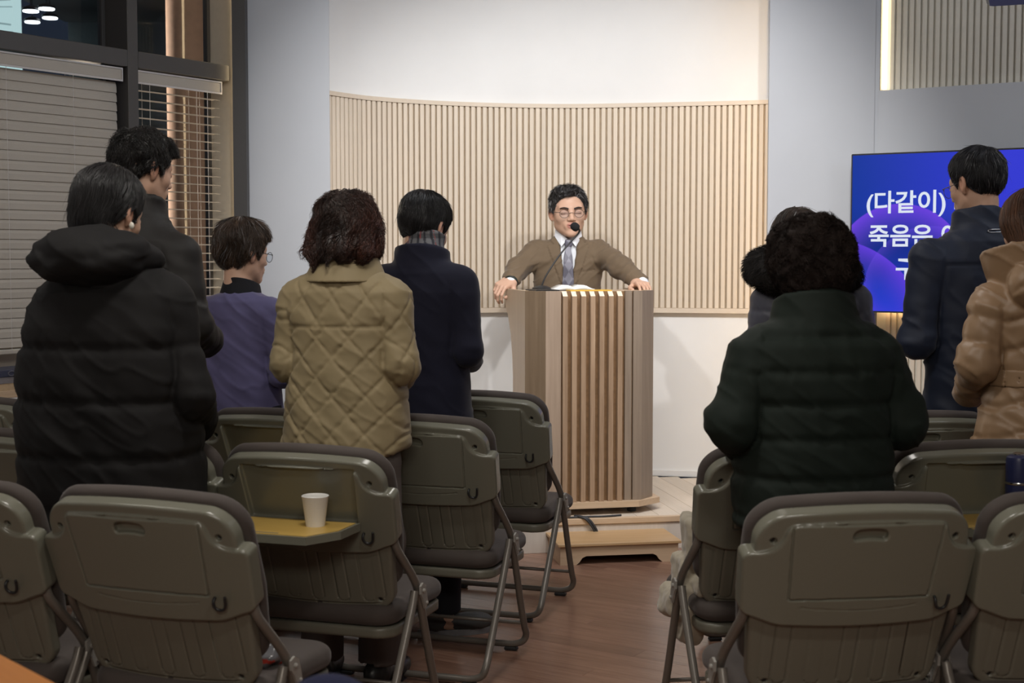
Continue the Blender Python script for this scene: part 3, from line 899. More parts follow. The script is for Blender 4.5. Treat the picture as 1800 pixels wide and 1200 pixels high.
obj('side_wing', wing(-1), M_LECTP, lec); obj('side_wing', wing(1), M_LECTP, lec)
obj('desk_top', MB().prism([(-HF - .0, .02), (HF, .02), (HF + CH - .024, CH + .01), (HF + CH - .024, .36), (-HF - CH + .024, .36), (-HF - CH + .024, CH + .01)], LH - .02, LH - .003).mesh(), M_LECTP, lec)
obj('base_plate', MB().prism([(-HF + .0, -.03), (HF - .02, -.03), (HF + CH + .03, .06), (HF + CH + .03, .36), (-HF - CH - .03, .36), (-HF - CH - .03, .06)], .034, .0615).mesh(), M_STEPS, lec)
for x in (-.2, .2):
    for y in (.05, .3):
        obj('caster', MB().lathe([(.018, 0), (.022, .004), (.022, .028), (.012, .0335)], 16, M=Matrix.Translation((x, y, 0))).mesh(auto=True), M_RUBBER, lec)
LMx = Matrix.Translation((.384, 6.625, LZ)) @ rz2(LA)


def onlec(x, y, z=0): return tuple(LMx @ Vector((x, y, LH - .003 + z)))


# microphone
mic = empty('gooseneck_microphone', onlec(-.19, .27), SA, 'black gooseneck microphone curving up from the lectern to his mouth', 'microphone')
obj('base', MB().lathe([(.045, 0), (.045, .012), (.03, .02), (.012, .024)], 24).mesh(auto=True), M_BLACK, mic)
neck = [(0, 0, .02), (.02, 0, .07), (.09, .01, .17), (.152, .015, .24), (.184, .01, .272), (.188, 0, .29), (.180, 0, .298)]
obj('gooseneck', MB().tube(neck, .0042, 8, smooth_iter=2).mesh(smooth=True), M_BLACK, mic)
hm = MB().lathe([(.006, -.006), (.017, .0), (.021, .012), (.020, .026), (.013, .036), (.003, .040)], 20, M=Matrix.Translation((.178, 0, .296)) @ Matrix.Rotation(math.radians(-55), 4, 'Y'))
obj('foam_windscreen', hm.mesh(smooth=True), fabric('black_foam', (.012, .012, .013), .95, 500, .6), mic)

# open book, tablet, folder
bk = empty('open_book', onlec(-.05, .245, .0), SA + .05, 'open book with white curling pages lying on the lectern', 'book')
V = []; F = []
N = 14
for j, y in enumerate((-.085, .085)):
    for i in range(N + 1):
        t = i / N * 2 - 1
        V.append((t * .095, y, .004 + .020 * math.exp(-((abs(t) - .42) / .33) ** 2) + .003))
for i in range(N + 1): V.append((V[i][0], -.085, .003))
for i in range(N + 1): V.append((V[i][0], .085, .003))
n1 = N + 1
for i in range(N):
    F += [(i, i + 1, n1 + i + 1, n1 + i), (2 * n1 + i, i + 2 * n1 + 1, i + 1, i)[::1], (n1 + i, n1 + i + 1, 3 * n1 + i + 1, 3 * n1 + i), (3 * n1 + i, 3 * n1 + i + 1, 2 * n1 + i + 1, 2 * n1 + i)]
F += [(0, n1, 3 * n1, 2 * n1), (N, 2 * n1 + N, 3 * n1 + N, n1 + N)]
obj('pages', MB().add(V, F).mesh(smooth=True), M_PAPER, bk)
obj('cover', MB().box((-.1, -.09, 0), (.1, .09, .0028), bev=.001).mesh(), M_BLACK, bk)
tb = obj('black_folder', MB().box((-.07, -.09, 0), (.045, .09, .008), bev=.0015).mesh(), M_BLACK, None, onlec(-.205, .135), (0, 0, SA + .1))
tag(tb, 'thin black folder lying left of the open book', 'folder')
yf = obj('yellow_folder', MB().box((-.10, -.05, 0), (.10, .05, .006), bev=.001).mesh(), plain('yellow_card', (.62, .38, .05), .6), None, onlec(.0, .10), (0, 0, SA))
tag(yf, 'yellow folder lying on the lectern in front of the book', 'folder')

# power cables coming from under the lectern over the platform edge
M_CABLE = plain('grey_black_cable', (.03, .032, .036), .5)
for k, (dx, lb) in enumerate(((0, 'dark power cable running from under the lectern to the step, left one'), (.012, 'dark power cable running from under the lectern to the step, right one'))):
    pts = [(-.03 + dx, .04, PZ + .007), (-.01 + dx, -.0, PZ + .008), (.012 + dx, -.016, PZ + .002), (.04 + dx, -.018, .12), (.055 + dx, -.012, .09), (.06 + dx, -.010, .02)]
    pts = [tuple(SM @ Vector((p[0] + .05, p[1] - .002, p[2]))) for p in pts]
    o = obj('power_cable', MB().tube(pts, .0055, 8, smooth_iter=2).mesh(smooth=True), M_CABLE); tag(o, lb, 'cable')
o = obj('floor_cable', MB().tube([tuple(SM @ Vector(p)) for p in ((-.1, .03, PZ + .005), (-.02, .012, PZ + .005), (.08, .02, PZ + .005), (.16, .012, PZ + .005), (.24, .03, PZ + .005))], .0045, 8, smooth_iter=2).mesh(smooth=True), M_CABLE)
tag(o, 'thin black cable lying along the platform edge under the lectern', 'cable')

# boxes and books stacked on the window sill, far left
stack = [('box', .8115, .840, M_STEPS, 'flat brown wooden box at the bottom of the window sill stack', 'box', .25, .085),
         ('hymn_book', .8405, .868, plain('tan_cloth_cover', (.50, .36, .22), .7), 'thick tan book above the wooden box on the window sill', 'book', .23, .08),
         ('hymn_book', .8685, .893, plain('grey_cloth_cover', (.20, .18, .185), .7), 'grey book under the navy box on the window sill', 'book', .23, .08),
         ('storage_box', .8935, .921, plain('navy_card', (.035, .04, .075), .6), 'shallow navy box with pale grey rings, topmost of the window sill stack', 'box', .24, .083)]
for nm, z0, z1, mm, lb, ct, hx, hy in stack:
    o = empty(nm, tuple(LM @ Vector((-1.40, -.10, z0))), UA + random.Random(z0).uniform(-.02, .02), lb, ct)
    if nm == 'hymn_book':
        obj('cover', MB().box((-hx, -hy, 0), (hx, hy, .003)).box((-hx, -hy, z1 - z0 - .003), (hx, hy, z1 - z0)).box((-hx, hy - .003, .003), (hx, hy, z1 - z0 - .003)).mesh(), mm, o)
        obj('pages', MB().box((-hx + .004, -hy + .001, .0031), (hx - .004, hy - .0032, z1 - z0 - .0031)).mesh(), mm, o)
    else:
        obj('body', MB().box((-hx, -hy, 0), (hx, hy, z1 - z0), bev=.002).mesh(), mm, o)
    if nm == 'storage_box':
        for k in range(6):
            cx = -.2 + k * .08
            pts = [(cx + .016 * math.cos(a), -hy - .0006, .0138 + .009 * math.sin(a)) for a in np.linspace(0, 2 * math.pi, 17)]
            obj('ring_mark', MB().tube(pts, .0022, 6, caps=False).mesh(), plain('grey_ring', (.12, .12, .15), .6) if k == 0 else bpy.data.materials['grey_ring'], o)

# ------------------------------------------------------------------ folding chairs
LEAN = math.radians(20)
BO = np.array([0, .003, .427]); BU = np.array([0, -math.sin(LEAN), math.cos(LEAN)]); BN = np.array([0, -math.cos(LEAN), -math.sin(LEAN)])


def bulge(x): return .030 * (1 - (x / .25) ** 2)


def to_chair(me):
    n = len(me.vertices); a = np.empty(n * 3, np.float32); me.vertices.foreach_get('co', a); a = a.reshape(-1, 3)
    x = a[:, 0]; s = a[:, 2]; nn = a[:, 1] + bulge(x)
    V = BO[None] + np.stack([x, 0 * x, 0 * x], -1) + s[:, None] * BU + nn[:, None] * BN
    me.vertices.foreach_set('co', V.astype(np.float32).ravel())
    # surface orientation: (x, n, s) -> (x, -y-ish, z) mirrors, so flip
    me.flip_normals(); me.update()
    return me


def bpt(x, s, n=0.0):
    v = BO + s * BU + (n + bulge(x)) * BN; return (float(x), float(v[1]), float(v[2]))


def shell_f(openv):
    def f(P):
        x, n, s = P[:, 0], P[:, 1], P[:, 2]
        sa = s + .026 * (x / .236) ** 2
        A = box2(x, sa - .322, .236, .1165, .062)
        A = extr(A, n, -.028, .010, .007)
        sagb = .172 - .016 * (1 - (x / .25) ** 2)
        hwB = .2515 + np.clip((s - .17) / .15, 0, 1) * .009
        ear = box2(x * .26 / hwB, s - (.327 + sagb) / 2, .26, 1, .022)
        cyb = (.329 + sagb) / 2; hyb = (.329 - sagb) / 2
        qx = np.abs(x) - (hwB - .018); qy = np.abs(s - cyb) - (hyb - .018)
        ear = np.hypot(np.maximum(qx, 0), np.maximum(qy, 0)) + np.minimum(np.maximum(qx, qy), 0) - .018
        cen = box2(x, sa - .30, .176, .115, .02)
        B = smin(ear, cen, .075)
        # panel inside: groove or pocket
        pw = .155 + np.clip((s - .225) / .2, 0, 1) * .012
        qx = np.abs(x) - (pw - .004); qy = np.abs(sa * .5 + s * .5 - (.329 if openv else .316)) - (.077 if openv else .090)
        pan = np.hypot(np.maximum(qx, 0), np.maximum(qy, 0)) + np.minimum(np.maximum(qx, qy), 0) - .004
        Bd = extr(B, n, -.028, .019, .006)
        d = np.minimum(A, Bd)
        # rim thicker along the sides so the ears wrap forward
        if openv:
            pocket = extr(pan, n, .001, .06, .004)
            d = smax(d, -pocket, .004)
        else:
            groove = np.maximum(np.abs(pan) - .0022, .0145 - n)
            d = np.maximum(d, -groove)
            hx = box2(x, s - .386 + 4.0 * x * x, .038, .0135, .012)
            handle = np.maximum(hx, -(n - .004))
            d = smax(d, -extr(hx, n, .004, .06, .004), .004)
        # shallow arc line under the panel
        arc = np.abs(s - (.207 - .014 * (1 - (x / .2) ** 2))) - .0012
        d = np.maximum(d, -np.maximum(np.maximum(arc, .0175 - n), np.abs(x) - .13))
        # screw wells
        for sx in (-1, 1):
            w = np.hypot(x - sx * .2, s - .36) - .0075
            d = np.maximum(d, -np.maximum(w, .002 - n))
        return d
    return f


def lower_f(P):
    x, n, s = P[:, 0], P[:, 1], P[:, 2]
    hw = .210 + np.clip((s + .045) / .23, 0, 1) * .020
    qx = np.abs(x) - (hw - .045); qy = np.abs(s - .08) - (.125 - .045)
    b = np.hypot(np.maximum(qx, 0), np.maximum(qy, 0)) + np.minimum(np.maximum(qx, qy), 0) - .045
    d = extr(b, n, -.034, .002, .008)
    # raised rounded ribs
    for k in range(-2, 3):
        r = box2(x - k * .074, s - .070, .017, .088, .0165)
        d = np.maximum(d, -np.maximum(np.abs(r) - .0016, -n - .0012))
    line = box2(x, s - .085, .192, .11, .03)
    d = np.maximum(d, -np.maximum(np.abs(line) - .0012, -n - .0008))
    for (cx, cs) in ((-.175, -.012), (.175, -.012), (0, -.030)):
        d = np.maximum(d, -np.maximum(np.hypot(x - cx, s - cs) - .0065, -n - .004))
    return d


def cush_f(P):
    x, n, s = P[:, 0], P[:, 1], P[:, 2]
    sa = s + .028 * (x / .236) ** 2
    hw = .245 - np.clip((.2 - s) / .2, 0, 1) * .022
    qx = np.abs(x) - (hw - .07); qy = np.abs(sa - .230) - (.2205 - .07)
    b = np.hypot(np.maximum(qx, 0), np.maximum(qy, 0)) + np.minimum(np.maximum(qx, qy), 0) - .07
    return extr(b, n, -.070, -.0285, .018)


def seat_f(P):
    x, y, z = P[:, 0], P[:, 1], P[:, 2]
    b = box2(x, y - .185, .222, .215, .07)
    dz = z - .006 * np.sin(np.clip((y + .03) / .43, 0, 1) * math.pi)
    return extr(b, dz, .331, .393, .028)


def pan_f(P):
    x, y, z = P[:, 0], P[:, 1], P[:, 2]
    b = box2(x, y - .185, .214, .207, .06)
    return extr(b, z, .298, .3305, .008)


xs_ = np.arange(-.275, .276, .0034)
SH = {}
for k in (0, 1):
    SH[k] = to_chair(nets(shell_f(bool(k)), xs_, np.arange(-.042, .034, .0032), np.arange(.13, .46, .0032), 'back_panel'))
    SH[k].materials.append(M_PLASTIC)
LOW = to_chair(nets(lower_f, np.arange(-.24, .241, .0042), np.arange(-.05, .018, .0034), np.arange(-.06, .22, .0040), 'lower_shell')); LOW.materials.append(M_PLASTIC_D)
CUS = to_chair(nets(cush_f, np.arange(-.27, .271, .009), np.arange(-.105, -.01, .007), np.arange(0, .49, .009), 'back_cushion')); CUS.materials.append(M_CUSH)
SEA = nets(seat_f, np.arange(-.25, .251, .009), np.arange(-.05, .43, .009), np.arange(.305, .42, .008), 'seat_cushion'); SEA.materials.append(M_CUSH)
PAN = nets(pan_f, np.arange(-.24, .241, .008), np.arange(-.05, .42, .008), np.arange(.28, .35, .006), 'seat_pan'); PAN.materials.append(M_PLASTIC_D)
LX = .258


def uframe(top, low, zf=.021, r=.0115):
    """U shaped tube: left side down, along the floor, up the right side"""
    L = [(-p[0], p[1], p[2]) for p in top] + [(-low[0], low[1], low[2])]
    y, = (low[3],)
    pts = []
    side = [(p[0], p[1], p[2]) for p in top] + [(low[0], low[1], low[2])]
    foot = [(low[0] + .002, y - .0 + (low[3] - low[3]), .062), (low[0] - .010, y, .033), (low[0] - .045, y, zf), (low[0] - .08, y, zf)]
    full = [(-a, b, c) for a, b, c in side] + [(-a, b, c) for a, b, c in foot] + [(a, b, c) for a, b, c in reversed(foot)] + [(a, b, c) for a, b, c in reversed(side)]
    return MB().tube(full, r, 10, smooth_iter=2).mesh(smooth=True)


a0 = bpt(.232, .19, -.012); a1 = bpt(.238, .155, .0)
FRF = uframe([a0, a1, (.246, -.018, .530), (LX, .050, .450), (LX, .075, .395)], (LX, .195, .10, .225))
RRF = uframe([(LX, .036, .430), (LX, .034, .424), (LX, .02, .393)], (LX, -.175, .10, -.21))
FRF.materials.append(M_TUBE); RRF.materials.append(M_TUBE)
CRB = MB().tube([(-LX, .192, .108), (LX, .192, .108)], .0065, 8).mesh(smooth=True); CRB.materials.append(M_TUBE)


def bracket(sx):
    q = MB()
    prof = [(.0, .455), (.018, .462), (.036, .452), (.044, .432), (.052, .405), (.046, .388), (.034, .384), (.026, .398), (.016, .415), (.002, .432)]
    n = len(prof); V = []
    for x in (LX + .0115, LX + .0175): V += [(sx * x, y + .04, z - .012) for y, z in prof]
    F = [tuple(range(n)), tuple(range(2 * n - 1, n - 1, -1))] + [(i, n + i, n + (i + 1) % n, (i + 1) % n) for i in range(n)]
    q.add(V, F)
    q.lathe([(.006, 0), (.006, .004), (.003, .006)], 12, M=Matrix.Translation((sx * (LX + .0176), .058, .428)) @ Matrix.Rotation(sx * math.pi / 2, 4, 'Y'))
    q.lathe([(.005, 0), (.005, .003), (.003, .005)], 12, M=Matrix.Translation((sx * (LX + .0176), .082, .388)) @ Matrix.Rotation(sx * math.pi / 2, 4, 'Y'))
    return q.mesh()


BRK = {s: bracket(s) for s in (-1, 1)}
for s in BRK: BRK[s].materials.append(M_BRACKET)
hk0 = bpt(.172, .205, .021); hk = [bpt(.170, .214, .021), bpt(.170, .212, .030), bpt(.170, .200, .034), bpt(.177, .190, .034), bpt(.189, .188, .034), bpt(.197, .196, .034), bpt(.199, .222, .033)]
HOK = MB().tube(hk, .0035, 8, smooth_iter=2).mesh(smooth=True); HOK.materials.append(M_BLACK)
SCR = []
for (x, s, n) in ((-.2, .36, .0025), (.2, .36, .0025), (-.175, -.012, -.0035), (.175, -.012, -.0035), (0, -.030, -.0035)):
    p = bpt(x, s, n)
    me = MB().lathe([(.006, -.001), (.006, .0), (.003, .0012)], 10, M=Matrix.Translation(p) @ Matrix.Rotation(math.radians(90) + LEAN, 4, 'X')).mesh(smooth=True)
    me.materials.append(M_BLACK); SCR.append(me)
FOOT = []
for y in (.225, -.21):
    for sx in (-1, 1):
        me = MB().box((sx * .205 - .022, y - .013, .0), (sx * .205 + .022, y + .013, .013), bev=.003).mesh(); me.materials.append(M_RUBBER); FOOT.append(me)

# fold-out tray: hinge along the pocket's lower edge, leaf reaching back
TYH = bpt(0, .250, .012)


def make_tray(root):
    z0 = TYH[2]; y0 = TYH[1] - .012
    pts = [(-.168, y0 + .01), (.168, y0 + .01), (.168, y0 - .115), (.115, y0 - .215), (-.115, y0 - .215), (-.168, y0 - .115)]
    t = obj('tray_table', MB().prism([(a, b) for a, b in reversed(pts)], z0 - .022, z0 - .0008).mesh(), M_PLASTIC, root)
    k = .0085
    pi = [(-.168 + k, y0 + .0), (.168 - k, y0 + .0), (.168 - k, y0 - .112), (.112, y0 - .215 + k), (-.112, y0 - .215 + k), (-.168 + k, y0 - .112)]
    obj('tray_surface', MB().prism([(a, b) for a, b in reversed(pi)], z0 - .0007, z0 + .0008).mesh(), M_YELLOW, t)
    obj('pencil_groove', MB().box((-.125, y0 - .196, z0 + .0009), (.03, y0 - .189, z0 + .0013)).mesh(), M_PLASTIC_D, t)
    obj('latch_knob', MB().lathe([(.005, 0), (.006, .004), (.003, .007)], 12, M=Matrix.Translation((-.03, y0 - .2151, z0 - .011)) @ Matrix.Rotation(math.pi / 2, 4, 'X')).mesh(smooth=True), M_CHROME, t)
    return t


def make_chair(openv):
    r = empty('folding_chair'); r.scale = (1.04, 1, 1)
    obj('back_panel', SH[openv], None, r); obj('lower_shell', LOW, None, r); obj('back_cushion', CUS, None, r)
    obj('seat_cushion', SEA, None, r); obj('seat_pan', PAN, None, r)
    obj('front_leg_frame', FRF, None, r); obj('rear_leg_frame', RRF, None, r); obj('crossbar', CRB, None, r)
    for s in (-1, 1): obj('hinge_bracket', BRK[s], None, r)
    h = obj('bag_hook', HOK, None, r); h['label'] = 'small black hook'
    for m in SCR: obj('screw', m, None, r)
    for m in FOOT: obj('rubber_foot', m, None, r)
    if openv: make_tray(r)
    return r


CG = 'padded folding chairs with plastic backs in rows'
chairs = [  # screw-hole midpoint (x, y), clockwise yaw in degrees, tray open, label
    (-.832, 3.170, 20, 0, 'folding chair in the front left of the picture, its whole grey back in view'),
    (-1.352, 3.335, 20, 0, 'folding chair cut by the left edge of the picture, nearest row'),
    (-.578, 3.893, 18, 1, 'folding chair with open yellow tray holding a paper cup'),
    (-1.083, 4.085, 20, 0, 'folding chair behind the nearest left one, right of the long black padded coat'),
    (-1.60, 4.275, 20, 0, 'folding chair at the left edge, second row, hidden by the long black coat'),
    (-.312, 4.622, 18, 0, 'folding chair right of the quilted jacket, third row at the aisle'),
    (-.815, 4.80, 20, 1, 'folding chair just behind the purple sweater, its tray pocket open'),
    (-1.995, 5.235, 22, 0, 'folding chair at the left edge below the books by the window'),
    (-.118, 5.42, 19, 0, 'folding chair nearest the lectern, at the aisle end of the front row'),
    (-.625, 5.60, 20, 0, 'folding chair of the front row hidden behind the purple sweater and quilted jacket'),
    (.770, 3.096, -8, 0, 'folding chair in the near right, its whole back square to the picture'),
    (1.303, 3.155, -10, 0, 'folding chair cut by the right edge of the picture, nearest row'),
    (.775, 3.908, -9, 0, 'folding chair at the aisle with a cream fleece coat hanging off its seat'),
    (1.315, 3.98, -9, 1, 'folding chair with open tray holding a navy flask, right side'),
    (.99, 4.70, -9, 0, 'folding chair of the third row hidden behind the dark green padded jacket'),
    (1.37, 4.72, -9, 0, 'folding chair of the third row behind the navy coat on the right'),
]
proto = {0: None, 1: None}
CH_ = []
for (hx, hy, yaw, op, lb) in chairs:
    if proto[op] is None: c = proto[op] = make_chair(op)
    else: c = copy_tree(proto[op])
    a = math.radians(yaw)
    c.location = (hx + .12 * math.sin(a), hy + .12 * math.cos(a), 0); c.rotation_euler = (0, 0, -a)
    tag(c, lb, 'chair', CG); CH_.append(c)


def onchair(i, p):
    c = CH_[i]
    return Matrix.Translation(c.location) @ rz2(c.rotation_euler.z) @ Vector(p)


# paper cup on the tray
tz = TYH[2] + .0009
cp = empty('paper_cup', tuple(onchair(2, (.078, TYH[1] - .080, tz))), 0, 'white paper cup standing on the open yellow tray', 'cup')
cup = MB()
prof = [(.0225, .001), (.024, 0), (.0335, .072), (.0345, .0735), (.0345, .0755), (.033, .0765), (.0318, .075), (.0312, .071), (.0225, .006), (.001, .005)]
cup.lathe([(a * 1.06, b * 1.08) for a, b in prof], 40)
obj('cup_wall', cup.mesh(auto=True), M_PAPER, cp)
# flask on the right tray
fl = empty('flask', tuple(onchair(13, (.065, TYH[1] - .10, tz))), 0, 'navy flask with silver ring and lid on the right tray', 'bottle')
M_NAVYP = plain('navy_enamel', (.018, .022, .07), .35)
obj('body', MB().lathe([(.030, 0), (.033, .003), (.034, .08), (.034, .098)], 36).mesh(auto=True), M_NAVYP, fl)
obj('silver_ring', MB().lathe([(.0355, .0982), (.0362, .1), (.0362, .103), (.0355, .1045)], 36).mesh(auto=True), M_CHROME, fl)
obj('lid', MB().lathe([(.0335, .1047), (.0335, .162), (.031, .172), (.022, .178), (.0, .167)][:-1], 36).mesh(auto=True), M_NAVYP, fl)
obj('lid_cap', MB().lathe([(.016, .1782), (.016, .182), (.012, .184)], 24).mesh(auto=True), M_CHROME, fl)


# cream fleece coat hanging over the aisle side of a seat
def fleece_f(P):
    P = P - np.array([.018, 0, 0])
    w = P + .012 * np.stack([vnoise(P * 13), vnoise(P * 13 + 7), vnoise(P * 13 + 15)], -1)
    d = rbox(w, (-.11, .16, .418), (.13, .14, .026), .02)
    d = smin(d, rbox(w, (-.222, .14, .540), (.028, .060, .080), .024), .03)
    d = smin(d, rbox(w, (-.238, .17, .440), (.030, .075, .055), .024), .008)
    d = smin(d, rbox(w, (-.262, .20, .345), (.034, .080, .050), .028), .006)
    d = smin(d, rbox(w, (-.232, .15, .33), (.03, .06, .09), .02), .01)
    return d - .004 * vnoise(P * 32) - .0022 * vnoise(P * 80)


fc = obj('fleece_coat', nets(fleece_f, np.arange(-.40, .08, .006), np.arange(-.06, .36, .006), np.arange(.22, .68, .006), 'fleece'), fabric('cream_fleece', (.46, .41, .32), .95, 260, .6, .4))
m_ = Matrix.Translation(CH_[12].location) @ rz2(CH_[12].rotation_euler.z)
fc.location = m_.translation; fc.rotation_euler = (0, 0, CH_[12].rotation_euler.z)
tag(fc, 'cream fleece coat bundled over the aisle side of a seat', 'coat')


# crumpled snack wrapper on the nearest left seat
def wrap_f(P):
    return ell(P, (0, 0, .030), (.042, .05, .031)) - .010 * vnoise(P * 38)


def wrap_c(V, N):
    q = vnoise(V * 45 + 3); c = np.tile(np.array([.16, .16, .17]), (len(V), 1))
    c[q > .25] = (.55, .05, .03); c[q < -.35] = (.06, .06, .08); return c


wr = obj('snack_wrapper', nets(wrap_f, np.arange(-.08, .081, .004), np.arange(-.08, .081, .004), np.arange(-.02, .09, .004), 'w', col=wrap_c), vcol('shiny_wrapper', .15, spec=.8))
wr.location = onchair(0, (.165, .14, .396)); tag(wr, 'crumpled shiny silver and red wrapper on the nearest left seat', 'wrapper')

# things very close to the camera along the bottom edge
M_ORW = wood('orange_wood_top', (.42, .15, .035), (.55, .22, .06), 'x', 1.0, .35)
dk = empty('wooden_desk', (-.80, 2.305, 0), math.radians(-48), 'orange wood desk corner cut by the bottom left of the picture', 'desk')
obj('desk_top', MB().box((-.35, -.55, .675), (.45, .0, .70), bev=.003).mesh(), M_ORW, dk)
for x in (-.31, .41):
    for y in (-.50, -.05): obj('leg', MB().box((x - .02, y - .02, 0), (x + .02, y + .02, .6748)).mesh(), M_STEEL, dk)
st = empty('stool', (-.26, 1.98, 0), 0, 'small dark stool at the bottom edge under the navy bag', 'stool')
obj('seat', MB().lathe([(.14, .40), (.15, .41), (.15, .43), (.14, .44)], 28).mesh(auto=True), M_STEEL, st)
for k in range(4):
    a = math.pi / 4 + k * math.pi / 2
    obj('leg', MB().tube([(.10 * math.cos(a), .10 * math.sin(a), .3998), (.13 * math.cos(a), .13 * math.sin(a), .0)], .011, 8).mesh(), M_STEEL, st)


def bag_f(P):
    d = ell(P, (0, 0, .15), (.13, .09, .195))
    d = np.maximum(d, -P[:, 2])
    return smin(d, cap(P, (-.04, -.05, .28), (.05, -.05, .28), .012), .03) - .004 * vnoise(P * 14)


bg = obj('navy_bag', nets(bag_f, np.arange(-.16, .161, .008), np.arange(-.12, .121, .008), np.arange(-.02, .41, .008), 'bag'), fabric('navy_bag_cloth', (.012, .014, .045), .9), None, (-.26, 1.98, .4415))
tag(bg, 'dark navy bag, blurred, at the bottom edge', 'bag')

# ------------------------------------------------------------------ people: generic parts
SKIN = np.array([.56, .345, .245])


def head_f(P, lips=True):
    X = P.copy(); X[:, 0] = np.abs(X[:, 0])
    d = ell(X, (0, -.012, .026), (.0755, .094, .087))
    d = smin(d, ell(X, (0, .018, -.030), (.063, .070, .080)), .03)
    d = smin(d, cap(X, (.040, -.002, -.062), (.008, .062, -.096), .024, .018), .03)
    d = smin(d, ell(X, (0, .070, -.100), (.017, .016, .014)), .02)
    d = smin(d, ell(X, (.040, .048, -.026), (.024, .024, .022)), .02)
    d = smin(d, cap(X, (0, .080, .020), (.042, .064, .020), .010, .009), .018)
    d = smax(d, -ell(X, (.031, .096, -.001), (.018, .018, .011)), .012)
    d = smin(d, ell(X, (.0315, .0725, -.003), (.0165, .0125, .011)), .004)
    d = smin(d, cap(X, (0, .082, .006), (0, .101, -.032), .007, .0105), .014)
    d = smin(d, ell(X, (.0115, .093, -.036), (.0085, .0095, .0065)), .006)
    d = smin(d, ell(X, (0, .076, -.063), (.030, .016, .022)), .015)
    d = smin(d, ell(X, (0, .0905, -.0585), (.020, .006, .0045)), .003)
    d = smin(d, ell(X, (0, .0895, -.0700), (.017, .0065, .0052)), .003)
    d = np.maximum(d, -ell(X, (0, .098, -.0642), (.017, .011, .0026)))
    q = X - np.array([.0775, -.012, -.006]); c, s = math.cos(.25), math.sin(.25)
    E_ = np.stack([q[:, 0] * math.cos(.35) + q[:, 1] * math.sin(.35), -q[:, 0] * math.sin(.35) + q[:, 1] * math.cos(.35), q[:, 2]], -1)
    ear = ell(E_, (0.004, 0, .002), (.0085, .0185, .031))
    ear = smin(ear, ell(E_, (0, .004, -.026), (.006, .009, .011)), .006)
    ear = smax(ear, -ell(E_, (.0125, .002, .003), (.0065, .0115, .020)), .004)
    return smin(d, ear, .006)


def head_c(X):
    """skin colours in head space"""
    A = X.copy(); A[:, 0] = np.abs(A[:, 0])
    c = np.tile(SKIN, (len(X), 1)) * (1 + .06 * vnoise(X * 60)[:, None])
    def blend(w, col):
        w = np.clip(w, 0, 1)[:, None]; return c * (1 - w) + np.array(col) * w
    c = blend(np.exp(-(ell(A, (0, .092, -.064), (.020, .010, .0115)) / .0035).clip(0) ** 2) * .8, (.42, .15, .12))
    c = blend(np.exp(-(ell(A, (0, .100, -.0642), (.014, .014, .0018)) / .002).clip(0) ** 2), (.08, .02, .02))
    c = blend(np.exp(-(ell(A, (.078, -.01, 0), (.012, .02, .03)) / .006).clip(0) ** 2) * .5, (.52, .22, .14))
    c = blend(np.exp(-((A[:, 2] + .0085) / .0022) ** 2) * (np.abs(A[:, 0] - .031) < .0155) * (X[:, 1] > .06), (.05, .03, .025))
    c = blend(np.exp(-(ell(A, (.031, .08, .0), (.018, .02, .011)) / .006).clip(0) ** 2) * .25, (.36, .17, .12))
    return c


def hand_f(P, w, f, n, side, curl=(.5, .6, .4), spread=.12, s=1.0, thumb=.5):
    """hand from wrist w; f towards the fingers, n out of the back of the hand; side=+1 when the thumb lies along f x n"""
    f = nrm(f); n = np.asarray(n, float); n = nrm(n - f * (n @ f)); t = np.cross(f, n) * side
    w = np.asarray(w, float)
    q = P - w
    L = np.stack([q @ t, q @ f, q @ n], -1) / s
    d = rbox(L, (0, .047, 0), (.039, .045, .0135), .0125)
    d = smin(d, cap(L, (0, -.03, 0), (0, .01, 0), .026, .028), .03)
    base = [(.029, .086), (.010, .091), (-.009, .087), (-.027, .079)]
    ln = [(.040, .024, .021), (.045, .028, .022), (.041, .026, .021), (.032, .020, .019)]
    for k, ((bx, by), seg) in enumerate(zip(base, ln)):
        p = np.array([bx, by, .001]); a = 0
        sp = spread * (1.5 - k) * .5
        for j in range(3):
            a += curl[j] + .05 * k
            dr = np.array([math.sin(sp) * math.cos(a), math.cos(sp) * math.cos(a), -math.sin(a)])
            p2 = p + dr * seg[j]
            r = .0088 - .0008 * j - (.001 if k == 3 else 0)
            c = cap(L, p, p2, r, r - .0008)
            d = smin(d, c, .006 if j == 0 else .003)
            p = p2
    p0 = np.array([.026, .018, -.004]); p1 = p0 + np.array([.030, .030, -.012 * (1 + thumb)]); p2 = p1 + np.array([.012 - .012 * thumb, .030, -.010 * thumb]); p3 = p2 + np.array([.002 - .016 * thumb, .024, -.006 * thumb])
    d = smin(d, cap(L, p0, p1, .014, .0115), .012)
    d = smin(d, cap(L, p1, p2, .0105, .0098), .004); d = smin(d, cap(L, p2, p3, .0098, .0085), .003)
    return d * s


def arm_f(P, A, grow=0.0, par=False):
    S, E_, W_, rs, re, rw = A
    d1, t1 = cap(P, S, E_, rs + grow, re + grow, True); d2, t2 = cap(P, E_, W_, re + grow, rw + grow, True)
    d = smin(d1, d2, .03)
    if not par: return d
    l1 = np.linalg.norm(np.array(E_) - S); l2 = np.linalg.norm(np.array(W_) - E_)
    return d, np.where(d1 < d2, t1 * l1, l1 + t2 * l2)


def mirror(A):
    return tuple(np.array([-p[0], p[1], p[2]]) if i < 3 else p for i, p in enumerate(A))


